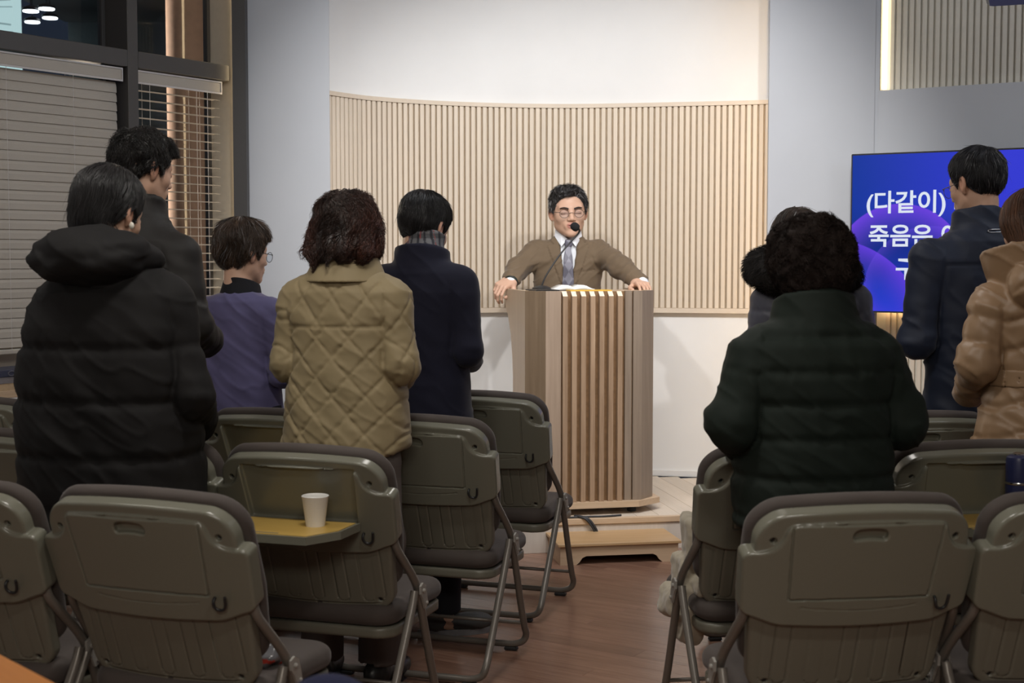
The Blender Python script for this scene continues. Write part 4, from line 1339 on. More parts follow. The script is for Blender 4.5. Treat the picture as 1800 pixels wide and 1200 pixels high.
def tubes_mesh(paths, rads, nseg=3):
    """paths (n, k, 3) -> thin tapered tubes as arrays"""
    n, k, _ = paths.shape
    T = np.gradient(paths, axis=1); T /= np.maximum(np.linalg.norm(T, axis=2, keepdims=True), 1e-9)
    ref = np.tile(np.array([.31, .57, .76]), (n, k, 1))
    U = np.cross(T, ref); U /= np.maximum(np.linalg.norm(U, axis=2, keepdims=True), 1e-9)
    Bn = np.cross(T, U)
    tap = 1 - .75 * (np.linspace(0, 1, k) ** 2)
    V = []
    for j in range(nseg):
        a = 2 * math.pi * j / nseg
        V.append(paths + (U * math.cos(a) + Bn * math.sin(a)) * (rads[:, None] * tap[None])[:, :, None])
    V = np.stack(V, 2).reshape(-1, 3)
    base = (np.arange(n) * k * nseg)[:, None, None] + (np.arange(k - 1) * nseg)[None, :, None]
    j = np.arange(nseg)[None, None]; j2 = (j + 1) % nseg
    Q = np.stack([base + j, base + j2, base + nseg + j2, base + nseg + j], -1).reshape(-1, 4)
    return V, Q


def hair(parent, hs, M, c, sdf, n, length, flow, col, grid=.006, seg=8, rad=.0013, lift=(.000, .006), noise=.25, nscale=25, curl=0.0,
         mat=None, box=((-.16, -.17, -.26), (.16, .15, .18)), seed=1, bump=.003, name='hair', fly=90, flylift=.022, gray=0.0, rough_col=.5, tint=None, keep=None):
    """solid hair form plus many strands that follow it; all in head space, mapped by M, c"""
    rg = np.random.default_rng(seed)
    lo, hi = box
    me0 = nets(lambda P: sdf(P) + .004, np.arange(lo[0], hi[0], grid), np.arange(lo[1], hi[1], grid), np.arange(lo[2], hi[2], grid), 'h',
               post=lambda V, N: bump * (vnoise(V * np.array([90, 90, 26])) + .8 * vnoise(V * np.array([40, 40, 14]) + 5)))
    nv = len(me0.vertices); V0 = np.empty(nv * 3, np.float32); me0.vertices.foreach_get('co', V0); V0 = V0.reshape(-1, 3).astype(float)
    Q0 = np.empty(len(me0.loops), np.int32); me0.loops.foreach_get('vertex_index', Q0); Q0 = Q0.reshape(-1, 4)
    bpy.data.meshes.remove(me0)
    pool = V0 if keep is None else V0[keep(V0)]
    p = pool[rg.integers(0, len(pool), n)] + rg.normal(0, .002, (n, 3))
    paths = [p]
    ln = length * rg.uniform(.6, 1.15, n)
    ph = rg.uniform(0, 6.28, n)
    tipl = rg.uniform(lift[0], lift[1], n); tipl[:fly] = rg.uniform(.5, 1, fly) * flylift
    def grad(p, e=.002):
        g = np.stack([sdf(p + np.array(o) * e) - sdf(p - np.array(o) * e) for o in ((1, 0, 0), (0, 1, 0), (0, 0, 1))], -1)
        return g / np.maximum(np.linalg.norm(g, axis=1, keepdims=True), 1e-9)
    for k in range(seg):
        g = grad(p)
        dr = flow(p)
        dr = dr / np.maximum(np.linalg.norm(dr, axis=1, keepdims=True), 1e-9)
        nz = np.stack([vnoise(p * nscale + o) for o in (0, 17, 31)], -1)
        dr = dr + nz * noise + rg.normal(0, noise * .25, (n, 3))
        dr -= g * (dr * g).sum(1, keepdims=True) * .92
        dr /= np.maximum(np.linalg.norm(dr, axis=1, keepdims=True), 1e-9)
        if curl:
            sd = np.cross(g, dr); a = ph + k * 1.5
            dr = dr * .7 + curl * (sd * np.cos(a)[:, None] + g * np.sin(a)[:, None])
        p = p + dr * (ln / seg)[:, None]
        d = sdf(p); t = (k + 1) / seg
        target = -.001 + tipl * t ** 1.5
        if not curl: p = p + grad(p) * ((target - d) * .8)[:, None]
        else: p = p + grad(p) * ((target - d) * .25)[:, None]
        paths.append(p)
    paths = np.stack(paths, 1)
    rads = rad * rg.uniform(.6, 1.3, n); rads[:fly] *= .55
    V1, Q1 = tubes_mesh(paths, rads)
    V = np.concatenate([V0, V1]) * hs
    V = V @ M.T + c
    Q = np.concatenate([Q0, Q1 + nv])
    cc = np.tile(np.array(col), (len(V), 1))
    br = np.repeat(rg.uniform(.5, 2.0, n) * (1 + .75 * vnoise(paths[:, 0] * np.array([60, 60, 22]))), (seg + 1) * 3)
    if gray:
        isg = rg.random(n) < gray
        gc = np.repeat(np.where(isg[:, None], np.array([.22, .22, .23]), np.array(col)), (seg + 1) * 3, axis=0)
        cc[nv:] = gc
    cc[nv:] *= br[:, None]
    if tint is not None: cc = tint(np.concatenate([V0, V1]), cc)
    me = mesh_np('hair', V, Q, col=cc)
    o = obj(name, me, mat or M_HAIR, parent)
    return o


M_HAIR = vcol('hair_strands', rough=.40, spec=.45)
M_SKIN = vcol('skin', rough=.5, bump=.05, bscale=400, sss=.0, spec=.4)


def whorl_flow(w, grav=.6, fwd=0.0):
    w = np.array(w)
    def f(P):
        v = P - w
        v = v / np.maximum(np.linalg.norm(v, axis=1, keepdims=True), 1e-6)
        return v + np.array([0, fwd, -grav])
    return f


def short_cap(P, t=.012, front=.078, nape=-.06, top=.018, side=None, fy=None):
    """short hair form in head space"""
    y = P[:, 1]
    zl = np.interp(y, [-.12, -.085, -.05, -.02, .0, .022, .036, .05, .07, .11], [nape, nape + .004, nape + .025, -.012, .012, -.012, .012, .045, front, front + .004])
    g = t + (top - t) * np.clip((P[:, 2] - .02) / .08, 0, 1)
    sh = ell(P, (0, -.014, .026), (.0755, .094, .087)) - g
    return smax(sh, (zl - P[:, 2]) * .8, .012)


class Person:
    def __init__(s, label, X, Y, yaw, z0=0.0, name='person'):
        s.root = empty(name, (X, Y, z0), -math.radians(yaw), label, 'person')
        s.hands = []; s.wide = 1.0; s.frot = {1: -.12, -1: .12}

    def head(s, c, pitch=0, yaw=0, roll=0, hs=1.0):
        s.hc = np.array(c, float); s.M = R3(math.radians(-pitch), math.radians(yaw), math.radians(roll)); s.hs = hs
        return s

    def hp(s, p): return s.hc + (np.array(p, float) * s.hs) @ s.M.T

    def body(s, zs, sw, arms, hip=.90, leg=True, chest=(.15, .10), h=.011, hf=.0062, lean=0.0, hcurl=(.55, .7, .5), hn=None, hf_dirs=None, ankle=.085, feet=((.10, .02), (-.10, .02)), skin=1.0):
        s.arms = arms
        nb = s.hp((0, -.022, -.07)); nt = np.array([0, -.02 + lean, zs + .01])
        hz = [a[2] for a in arms]
        def f(P):
            H = ((P - s.hc) @ s.M) / s.hs
            H[:, 0] /= s.wide
            hr = np.linalg.norm(H, axis=1); d = (hr - .14) * s.hs; k_ = hr < .20
            if k_.any(): d[k_] = head_f(H[k_]) * s.hs
            d = smin(d, cap(P, nb, nt, .050, .056), .02)
            tor = loft(P, [(zs + .02, .05, .045, -.01 + lean), (zs - .03, sw * .82, .070, -.01 + lean), (zs - .12, sw * .88, .095, lean), (zs - .35, sw * .72, .085, 0), (hip + .05, sw * .80, .095, 0), (hip - .06, sw * .78, .09, 0)], 2.2, .02)
            d = smin(d, tor, .03)
            for A, sx in zip(arms, (1, -1)):
                S, E_, W_, _, _, _ = A
                d = smin(d, smin(cap(P, S, E_, .046, .038), cap(P, E_, W_, .038, .027), .02), .03)
            for (w, ff, nn, sd, kw) in s.hands:
                hr = np.linalg.norm(P - np.asarray(w, float), axis=1); dh = hr - .19; k_ = hr < .25
                if k_.any(): dh[k_] = hand_f(P[k_], w, ff, nn, sd, **kw)
                d = smin(d, dh, .012)
            if leg:
                for (fx, fy) in feet:
                    sx = 1 if fx > 0 else -1
                    kn = (fx * .95, fy + .03, .47)
                    L_ = smin(cap(P, (sx * .085, 0, hip - .04), kn, .075, .048), cap(P, kn, (fx, fy, ankle), .046, .034), .03)
                    L_ = smin(L_, cap(P, (fx, fy - .01, .045), (fx - math.sin(s.frot[sx]) * .13, fy + math.cos(s.frot[sx]) * .13, .035), .030, .024), .03)
                    d = smin(d, L_, .03)
            return d
        def col(V, N):
            H = ((V - s.hc) @ s.M) / s.hs
            H[:, 0] /= s.wide
            c = np.tile(SKIN, (len(V), 1)); k = np.linalg.norm(H, axis=1) < .16
            c[k] = head_c(H[k]); return c * skin
        hx, hy, hz_ = s.hc
        fx = [(hx - .10, hx + .10)]; fy = [(hy - .12, hy + .14)]; fz = [(hz_ - .15, hz_ + .15)]
        for (w, ff, nn, sd, kw) in s.hands:
            p = np.array(w) + nrm(ff) * .06
            fx.append((p[0] - .08, p[0] + .08)); fy.append((p[1] - .08, p[1] + .08)); fz.append((p[2] - .09, p[2] + .07))
        allp = np.array([a[i] for a in arms for i in range(3)] + [s.hc] + [np.array(w) for (w, *_r) in s.hands])
        lo = allp.min(0) - .22; hi = allp.max(0) + .22
        me = nets(f, axis(min(lo[0], -.26), max(hi[0], .26), h, fx, hf), axis(min(lo[1], -.2), max(hi[1], .26), h, fy, hf), axis(0.0 if leg else .6, s.hc[2] + .15 * s.hs, h, fz, hf), 'body', col=col)
        s.bodyo = obj('body', me, M_SKIN, s.root)
        return s

    def hair(s, **k): return hair(s.root, s.hs, s.M, s.hc, **k)

    def trousers(s, m, hip=.93, r=(.088, .062, .062), feet=((.10, .02), (-.10, .02)), waist=.16, bot=.085):
        def f(P):
            d = loft(P, [(hip + .04, waist, .11, 0), (hip - .08, waist + .005, .115, 0), (hip - .14, waist - .03, .09, 0)], 2.2, .02)
            for (fx, fy) in feet:
                sx = 1 if fx > 0 else -1; kn = (fx * .95, fy + .03, .47)
                L_ = smin(cap(P, (sx * .085, 0, hip - .08), kn, r[0], r[1]), cap(P, kn, (fx, fy, bot), r[1], r[2]), .03)
                d = smin(d, L_, .02)
            d = np.maximum(d, bot - P[:, 2])
            return d + .004 * vnoise(P * np.array([14, 14, 9]))
        obj('trousers', nets(f, np.arange(-.28, .281, .012), np.arange(-.18, .2, .012), np.arange(.03, hip + .1, .014), 't'), m, s.root)

    def shoes(s, m, feet=((.10, .02), (-.10, .02)), sole=None):
        for (fx, fy) in feet:
            def f(P):
                up = smin(ell(P, (0, -.02, .055), (.040, .065, .052)), ell(P, (0, .10, .040), (.045, .085, .036)), .03)
                return np.maximum(up, .016 - P[:, 2]) - .0015 * vnoise(P * 60)
            o = obj('shoe', nets(f, np.arange(-.06, .061, .006), np.arange(-.11, .21, .006), np.arange(0, .13, .006), 's'), m, s.root, (fx, fy, 0), (0, 0, -.12 * (1 if fx > 0 else -1)))
            pts = [(.036 * math.cos(a) * (1.12 if math.sin(a) > 0 else .95), .045 + .142 * math.sin(a)) for a in np.linspace(0, 2 * math.pi, 25)[:-1]]
            obj('sole', MB().prism(pts, 0.0, .022).mesh(), sole or M_RUBBER, o)

    def coat(s, m, lev, arms, zs, n=2.3, seams=(), puff=.0, sw=.018, aseams=None, collar=None, wr=.004, k=.012, kz=.06, h=.0065, quilt=None, cut=None, add=None, name='coat', pucker=.003, arm_groove=.008, extra=None, wscale=9, yb=None, col=None):
        S = [np.array(a[0]) for a in arms]
        def tor(P): return loft(P, lev, n, .02)
        def f(P):
            d = tor(P)
            kk = k + kz * np.clip((P[:, 2] - (zs - .16)) / .12, 0, 1)
            for A in arms:
                a = arm_f(P, A)
                hh = np.maximum(kk - np.abs(d - a), 0) / kk
                d = np.minimum(d, a) - hh * hh * kk * .25
            if collar is not None:
                cz0, cz1, cr, cy, ct, tilt = collar
                q = P - np.array([s.hc[0] * .3, cy, cz0]); z = q[:, 2]; yy = q[:, 1] - tilt * z
                rr = np.hypot(q[:, 0], yy * 1.05) - (cr - .12 * np.clip(z, 0, 1))
                zt = cz1 - cz0 + yy * -.25
                d = smin(d, smax(np.abs(rr) - ct, np.maximum(-z - .03, z - zt), .006), .012)
            if add is not None: d = add(P, d)
            if cut is not None: d = cut(P, d)
            return d
        def post(V, N):
            dt = tor(V); out = np.zeros(len(V)); best = dt.copy(); par = np.full(len(V), -1.0); who = np.zeros(len(V), int)
            for i, A in enumerate(arms):
                da, t = arm_f(V, A, par=True)
                m_ = da < best; best = np.where(m_, da, best); par = np.where(m_, t, par); who[m_] = i + 1
            z = V[:, 2]; tmask = who == 0
            near = np.full(len(V), 9.0)
            if len(seams):
                sz = z + (0 if yb is None else yb(V))
                near[tmask] = np.min(np.abs(sz[tmask][:, None] - np.array(seams)[None]), axis=1)
            if aseams:
                near[~tmask] = np.min(np.abs(par[~tmask][:, None] - np.array(aseams)[None]), axis=1)
            if puff:
                out += np.where(near < 5, puff * (1 - np.exp(-(near / sw) ** 2)) - puff * .6, 0) * np.where(tmask, 1, .5)
                out += pucker * vnoise(V * np.array([48, 48, 13.])) * np.exp(-near / .035)
            if quilt is not None:
                px, pz, A_, w_ = quilt
                xx = np.where(tmask, V[:, 0] * 1.12, V[:, 0] * .6 + V[:, 1]); zz = np.where(tmask, z, -par)
                top = tmask & (z > zs - .085)
                zz = np.where(top, zz * .8 + .3, zz)
                s1 = xx / px + zz / pz; s2 = xx / px - zz / pz
                sc = 1 / math.hypot(1 / px, 1 / pz)
                q = np.minimum(np.abs(s1 - np.round(s1)), np.abs(s2 - np.round(s2))) * sc
                if True: q = np.where(tmask, np.minimum(q, np.abs(z - (zs - .085))), q)
                out += A_ * (1 - np.exp(-(q / w_) ** 2)) - A_ * .7
                out += .0022 * vnoise(V * np.array([30, 30, 75.])) * np.exp(-q / .02)
            # armhole seam
            da = np.min(np.stack([arm_f(V, A) for A in arms]), axis=0)
            low = np.clip((zs + .02 - z) / .06, 0, 1)
            out -= arm_groove * np.exp(-((dt - da) / .009) ** 2) * low
            # soft folds
            W_ = V @ np.array([[.8, 0, .6], [0, 1, 0], [-.6, 0, .8]])
            fold = vnoise(W_ * np.array([wscale * .55, wscale * .55, wscale * 2.2])) + .5 * vnoise(W_ * np.array([wscale, wscale, wscale * 4.5]) + 9)
            out += wr * fold
            out += wr * .9 * (1 - np.abs(vnoise(W_ * np.array([wscale * .7, wscale * .7, wscale * 2.4]) + 31))) ** 7
            elb = np.min(np.stack([np.linalg.norm(V - np.array(A[1]), axis=1) for A in arms]), axis=0)
            fw = vnoise(V * np.array([14, 14, 42.]) + 5)
            out += wr * 1.1 * fw * np.exp(-(elb / .10) ** 2)
            if extra is not None: out += extra(V, N, tmask)
            return out
        pts = np.array([a[i] for a in arms for i in range(3)])
        L_ = np.array([list(l)[:4] for l in lev])
        xm = max(L_[:, 1].max() + .05, np.abs(pts[:, 0]).max() + .11)
        y0 = min((L_[:, 3] - L_[:, 2]).min(), pts[:, 1].min() - .09) - .04; y1 = max((L_[:, 3] + L_[:, 2]).max(), pts[:, 1].max() + .08) + .03
        z1 = max(L_[:, 0].max(), (collar[1] if collar else 0)) + .06
        z0 = L_[:, 0].min() - .03
        if add is not None: y0 -= .12; z1 += .14; xm += .04
        me = nets(f, np.arange(-xm, xm, h), np.arange(y0, y1, h), np.arange(z0, z1, h), 'coat', post=post, col=col)
        s.coato = obj(name, me, m, s.root)
        return s.coato

    def glasses(s, m=None, lens=True, w=.033):
        m = m or M_BLACK
        q = MB()
        for sx in (-1, 1):
            ring = [tuple(s.hp((sx * w + .0215 * math.cos(a), .1005 - .06 * (abs(sx * w + .0215 * math.cos(a)) ** 2) * 8, -.008 + .0195 * math.sin(a)))) for a in np.linspace(0, 2 * math.pi, 25)]
            q.tube(ring, .0011, 6, caps=False)
            q.tube([tuple(s.hp((sx * (w + .021), .0965, -.002))), tuple(s.hp((sx * .074, .085, .0))), tuple(s.hp((sx * .0795, .0, .004))), tuple(s.hp((sx * .080, -.012, -.004)))], .0014, 6)
        q.tube([tuple(s.hp((-.012, .0995, -.006))), tuple(s.hp((0, .105, -.003))), tuple(s.hp((.012, .0995, -.006)))], .0011, 6)
        o = obj('glasses', q.mesh(smooth=True), m, s.root)
        if lens:
            for sx in (-1, 1):
                V = [tuple(s.hp((sx * w + .0205 * math.cos(a), .1003 - .06 * (abs(sx * w + .0205 * math.cos(a)) ** 2) * 8, -.008 + .0185 * math.sin(a)))) for a in np.linspace(0, 2 * math.pi, 21)[:-1]]
                obj('lens', MB().add(V, [tuple(range(20))]).mesh(), M_GLASS, o)
        return o


def bent_arms(sx, sz, ex, ey, ez, wx, wy, wz, r=(.075, .07, .05), sy=-.01):
    A = (np.array([sx, sy, sz]), np.array([ex, ey, ez]), np.array([wx, wy, wz]), *r)
    return [A, mirror(A)]


def clasp(P_, wx, wy, wz):
    P_.hands = [((wx, wy, wz), (-.65, .62, .25), (.45, .55, .1), -1, dict(curl=(.7, .8, .5))),
                ((-wx, wy - .0, wz - .012), (.65, .62, .22), (-.45, .55, .1), 1, dict(curl=(.6, .7, .5)))]

# ------------------------------------------------------------------ the people
M_BLKPUFF = fabric('black_nylon', (.0115, .0110, .0112), .75, 900, .12, spec=.2, var=.1)
M_BLKJKT = fabric('black_brown_nylon', (.017, .0155, .0145), .62, 900, .12, spec=.28, var=.1)
M_GREENP = fabric('dark_green_nylon', (.0100, .0155, .0120), .75, 900, .12, spec=.2, var=.1)
M_PURPLE = fabric('purple_knit', (.118, .108, .222), .85, 500, .3, .25)
M_KHAKI = fabric('khaki_quilt_cotton', (.285, .225, .125), .62, 900, .12, .1, var=.06)
M_NAVYC = fabric('navy_wool', (.0085, .009, .021), .9, 380, .5, .12)
M_NAVYJ = fabric('navy_cotton', (.014, .020, .040), .6, 900, .15, .1)
M_TAN = fabric('tan_nylon', (.29, .185, .105), .42, 900, .12, spec=.5, var=.06)
M_GREYP = fabric('slate_nylon', (.085, .088, .115), .45, 900, .12, spec=.4)
M_SUIT = fabric('brown_suit_wool', (.152, .108, .068), .85, 420, .35, .15, var=.06)
M_SHIRT = fabric('white_shirt', (.74, .76, .80), .7, 900, .1)
M_TROUS = fabric('grey_trouser', (.14, .12, .11), .85)
M_TROUSD = fabric('dark_trouser', (.012, .013, .018), .85)
M_SHOEG = fabric('grey_sneaker', (.07, .068, .066), .7, 300, .3)
M_SHOEB = plain('black_leather', (.01, .01, .01), .4)
M_SOLEG = plain('pale_grey_sole', (.22, .22, .23), .7)
M_COLBLK = fabric('black_rib_knit', (.010, .010, .013), .85, 300, .5)


def col_ring(P_, z0, z1, r0, r1, m, name, t=.007, cy=.0, cx=0.0, tilt=.2, h=.005, wav=0.0, col=None, drop=-.3, bump=None):
    def f(P):
        q = P - np.array([cx, cy, z0]); z = q[:, 2]; yy = q[:, 1] - tilt * z
        R = np.interp(z, [0, z1 - z0], [r0, r1]) + wav * vnoise(P * 22)
        zt = (z1 - z0) + yy * drop
        return smax(np.abs(np.hypot(q[:, 0], yy) - R) - t, np.maximum(-z, z - zt), .006)
    r = max(r0, r1) + .04
    return obj(name, nets(f, np.arange(cx - r, cx + r, h), np.arange(cy - r, cy + r + .03, h), np.arange(z0 - .03, z1 + .07, h), 'collar', post=bump, col=col), m, P_.root)


# --- woman in the dark green padded jacket (near right)
p = Person('person with curly dark hair in dark green padded jacket, near right', .790, 3.71, -8)
A = bent_arms(.155, 1.10, .222, -.03, .940, .13, .20, .85, (.076, .070, .052))
p.head((0, .045, 1.345), 20); clasp(p, .095, .235, .87)
p.body(1.15, .16, A, hip=.78)
p.coat(M_GREENP, [(.665, .205, .155, 0), (.80, .208, .160, 0), (.95, .204, .155, 0), (1.08, .205, .148, 0), (1.14, .19, .132, -.005), (1.185, .145, .105, -.01), (1.215, .10, .085, -.01), (1.235, .075, .07, 0)], A, 1.12,
       seams=(1.168, 1.08, .996, .908, .806, .70), puff=.007, sw=.012, aseams=(.05, .20, .36), collar=(1.195, 1.262, .102, -.005, .012, .15), wr=.0042)
gs = lambda P: ell(P, (0, -.02, .025), (.112, .122, .112)) - .010 * vnoise(P * 24) - .008 * vnoise(P * 11 + 3)
gsd = lambda P: smax(smin(gs(P), ell(P, (0, -.05, -.03), (.098, .080, .09)), .05), -ell(P, (0, .14, -.05), (.062, .10, .10)), .02)
p.hair(sdf=gsd, n=5200, length=.045, flow=lambda P: np.stack([vnoise(P * 40), vnoise(P * 40 + 9), vnoise(P * 40 + 21) - .1], -1), col=(.014, .0095, .008), curl=.75, lift=(.0, .012), noise=.8, rad=.0007, bump=.006, seed=4, mat=vcol('matte_permed_hair', rough=.8, spec=.12))
p.trousers(M_TROUSD, hip=.72); p.shoes(M_SHOEB)

# --- woman in grey coat with a fur hood, behind her
p = Person('person with long brown hair and grey coat with dark fur hood, behind the curly-haired one', 1.105, 5.26, -8)
A = bent_arms(.16, 1.20, .195, -.02, .98, .11, .20, 1.0, (.070, .062, .045))
p.head((-.045, .045, 1.430), 18); clasp(p, .08, .235, 1.01)
p.body(1.22, .155, A, hip=.82)
p.coat(M_GREYP, [(.62, .19, .14, 0), (.80, .185, .14, 0), (1.0, .18, .135, 0), (1.16, .18, .13, 0), (1.235, .16, .11, -.005), (1.28, .11, .09, -.01), (1.30, .08, .07, 0)], A, 1.20,
       seams=tuple(np.arange(.66, 1.3, .062)), puff=.006, sw=.010, aseams=tuple(np.arange(.04, .5, .06)), wr=.003)
hd = lambda P: smin(ell(P, (0, -.016, .022), (.092, .108, .098)), loft(P, [(-.17, .075, .05, -.07), (-.05, .09, .075, -.045), (.03, .09, .08, -.03)], 2.2, .02), .03)
hdc = lambda P: smax(hd(P), -ell(P, (0, .14, -.06), (.06, .10, .12)), .02)
lflow = lambda P: np.stack([np.sign(P[:, 0]) * .9 * np.clip((P[:, 2] - .02) * 14, 0, 1.4), -.35 * np.clip((P[:, 2] - .02) * 10, 0, 1), -np.ones(len(P)) * .8], -1)
p.hair(sdf=hdc, n=2400, length=.15, flow=lflow, col=(.030, .019, .013), noise=.15, seg=9, rad=.0011, gray=.06, seed=7, box=((-.14, -.17, -.24), (.14, .15, .18)))


def fur_f(P):
    X_ = P[:, 0] + .045; a = np.arctan2(P[:, 1] + .03, X_); rr = np.hypot(X_ / 1.12, P[:, 1] + .03)
    return np.hypot(rr - .125, (P[:, 2] - 1.315) - .035 * np.sin(a)) - .070 - .006 * vnoise(P * 18)


fme = fur_f
pf = Person.__new__(Person); pf.root = p.root
hair(p.root, 1.0, np.eye(3), np.array([0, 0, 0.]), fur_f, 9000, .022, lambda P: np.stack([P[:, 0] * 2, P[:, 1] * 2 - .1, np.full(len(P), -.25)], -1), (.016, .014, .013), grid=.009, seg=4,
     rad=.0008, fly=0, lift=(.006, .014), noise=.6, box=((-.27, -.28, 1.18), (.27, .24, 1.45)), seed=9, name='fur_hood', mat=bpy.data.materials['matte_permed_hair'])
p.trousers(M_TROUSD, hip=.78); p.shoes(M_SHOEB)

# --- man in navy jacket with glasses
p = Person('person with short black hair and glasses in navy coat, in front of the blue screen', 1.63, 4.98, -8)
A = bent_arms(.185, 1.365, .232, -.03, 1.08, .13, .20, 1.06, (.068, .060, .046))
p.head((.0, .03, 1.622), 12, 24, 0, 1.0); clasp(p, .09, .235, 1.07)
p.body(1.39, .18, A, hip=.92, hf=.005)


def navcut(P, d): return d


p.coat(M_NAVYJ, [(.62, .185, .14, 0), (.80, .18, .14, 0), (1.02, .18, .13, 0), (1.25, .195, .125, 0), (1.36, .185, .115, -.005), (1.42, .14, .10, -.01), (1.46, .09, .08, -.005), (1.49, .07, .065, 0)], A, 1.365,
       collar=(1.44, 1.525, .085, .0, .007, .15), wr=.0055, arm_groove=.006, wscale=8,
       extra=lambda V, N, t: -.003 * np.exp(-((V[:, 2] - 1.345 + .25 * V[:, 0] ** 2) / .004) ** 2) * t * (V[:, 1] < 0) + .003 * (V[:, 2] > 1.345) * t)
loop = MB().tube([(.012 + a, -.10 - .0, 1.455 + b) for a, b in ((-.028, 0), (-.024, .006), (.012, .007), (.03, .007), (.03, -.002), (-.02, -.004), (-.028, 0))], .0016, 6, smooth_iter=1)
obj('hanger_loop', loop.mesh(smooth=True), M_CHROME, p.root)
sc = lambda P: short_cap(P, .010, .074, -.075, .020)
p.hair(sdf=sc, n=4200, length=.045, flow=whorl_flow((.012, -.055, .10), .5), col=(.014, .014, .017), noise=.34, rad=.0009, lift=(.0, .007), seed=11, gray=.05)
p.glasses(plain('grey_frame', (.12, .10, .09), .4), w=.032)
p.trousers(M_TROUSD, hip=.9); p.shoes(M_SHOEB)

# --- woman in the tan padded coat, right edge
p = Person('person with red-brown hair in tan belted padded coat, right edge', 1.625, 4.38, -8)
A = bent_arms(.158, 1.225, .208, -.02, 1.045, .13, .20, .93, (.066, .060, .046))
p.head((-.01, .035, 1.462), 14, 10); clasp(p, .095, .235, .93)
p.body(1.25, .16, A, hip=.85)


def tanhood(P, d):
    h1 = ell(P, (0, -.115, 1.285), (.16, .085, .095))
    h1 = smax(h1, -ell(P, (0, -.06, 1.40), (.10, .10, .08)), .02)
    q = P - np.array([0, -.01, 1.27]); z = q[:, 2]
    rr = np.hypot(q[:, 0] / 1.2, q[:, 1]); R = .118 + .25 * z
    c = smax(np.abs(rr - R) - .013, np.maximum(-z - .02, z - .115 + q[:, 1] * .25), .008)
    return smin(smin(d, h1, .015), c, .012)


p.coat(M_TAN, [(.60, .215, .155, 0), (.78, .20, .15, 0), (.98, .158, .125, 0), (1.02, .158, .125, 0), (1.12, .175, .13, 0), (1.22, .18, .125, -.005), (1.28, .14, .10, -.01), (1.32, .09, .08, -.005)], A, 1.235,
       seams=(1.30, 1.195, 1.105, .94, .85, .75, .67), puff=.0075, sw=.012, aseams=(.05, .13, .21, .29, .37), wr=.006, add=tanhood, pucker=.0045,
       yb=lambda V: .35 * np.abs(V[:, 0]) - .03, extra=lambda V, N, t: -.008 * np.exp(-((np.abs(V[:, 0]) - .085) / .008) ** 2) * t * (V[:, 1] < 0) * (V[:, 2] < 1.22))
def belt_f(P):
    b = loft(P, [(.975, .166, .134, 0), (1.03, .166, .134, 0)], 2.3, .004)
    return np.maximum(b, -loft(P, [(.9, .158, .126, 0), (1.1, .158, .126, 0)], 2.3, .004)) - .0005 * vnoise(P * 50)
obj('belt', nets(belt_f, np.arange(-.2, .201, .006), np.arange(-.17, .171, .006), np.arange(.955, 1.05, .005), 'belt'), M_TAN, p.root)
hd2 = lambda P: smin(ell(P, (0, -.016, .024), (.096, .110, .100)), loft(P, [(-.15, .085, .055, -.055), (-.05, .095, .08, -.04), (.03, .094, .08, -.03)], 2.2, .02), .03)
p.hair(sdf=lambda P: smax(hd2(P) - .004 * vnoise(P * 12), -ell(P, (0, .14, -.06), (.06, .10, .12)), .02), n=3200, length=.15, flow=lambda P: lflow(P) + np.array([0, 0, -.3]), col=(.085, .036, .016), noise=.2, seg=9, rad=.0011, seed=13, box=((-.14, -.17, -.22), (.14, .15, .18)))
p.trousers(M_TROUSD, hip=.8); p.shoes(M_SHOEB)

# --- woman in the long black padded coat with a hood, near left
p = Person('person in long black padded coat with big hood, near left', -1.085, 3.90, 16)
A = bent_arms(.160, 1.245, .222, -.02, 1.00, .14, .20, .90, (.068, .066, .052))
A[1][1][0] = -.20
p.head((-.035, .03, 1.490), 16, -10); clasp(p, .105, .235, .90)
p.body(1.28, .165, A, hip=.85)


def bighood(P, d):
    c, s_ = math.cos(.28), math.sin(.28)
    q = P - np.array([-.015, -.120, 1.375])
    Q = np.stack([q[:, 0], q[:, 1] * c + q[:, 2] * s_, -q[:, 1] * s_ + q[:, 2] * c], -1)
    h1 = ell(Q, (0, 0, 0), (.155, .110, .072))
    h1 = smin(h1, ell(P, (0, -.02, 1.36), (.135, .12, .070)), .05)
    h1 = smax(h1, -ell(P, (0, .0, 1.46), (.085, .10, .085)), .03) - .009 * vnoise(P * np.array([10, 10, 22])) - .005 * vnoise(P * np.array([18, 18, 44]) + 3)
    return smin(d, h1, .012)


p.coat(M_BLKPUFF, [(.56, .238, .175, 0, -.02), (.70, .252, .185, 0, -.02), (.90, .254, .185, -.01, -.02), (1.05, .250, .18, -.01, -.018), (1.18, .232, .165, -.01, -.012), (1.27, .19, .14, -.01, -.005), (1.32, .14, .11, 0), (1.36, .09, .08, 0)], A, 1.27,
       seams=(1.128, .985, .835, .69), puff=.008, sw=.014, aseams=(.13, .27, .40), wr=.0045, add=bighood, pucker=.004, n=2.6)
p.hair(sdf=lambda P: smin(short_cap(P, .016, .07, -.085, .022), ell(P, (0, -.075, -.04), (.06, .035, .055)), .03), n=3600, length=.09, flow=whorl_flow((0, .02, .12), .9), col=(.012, .011, .0115), noise=.26, rad=.0010, seed=17)
lk = np.random.default_rng(5); n_ = 160
st0 = p.hp((.055, -.06, -.055)); pth = []
for k in range(n_):
    a = st0 + lk.normal(0, .008, 3); pts = [a]
    for j in range(9):
        a = a + np.array([.010 + .006 * math.sin(j * .9) + lk.normal(0, .0014), -.010 + .004 * math.cos(j), -.0135 + lk.normal(0, .001)]); pts.append(a)
    pth.append(pts)
V, Q = tubes_mesh(np.array(pth), np.full(n_, .0009))
obj('loose_lock', mesh_np('lock', V, Q, col=np.tile([.022, .014, .010], (len(V), 1))), M_HAIR, p.root)
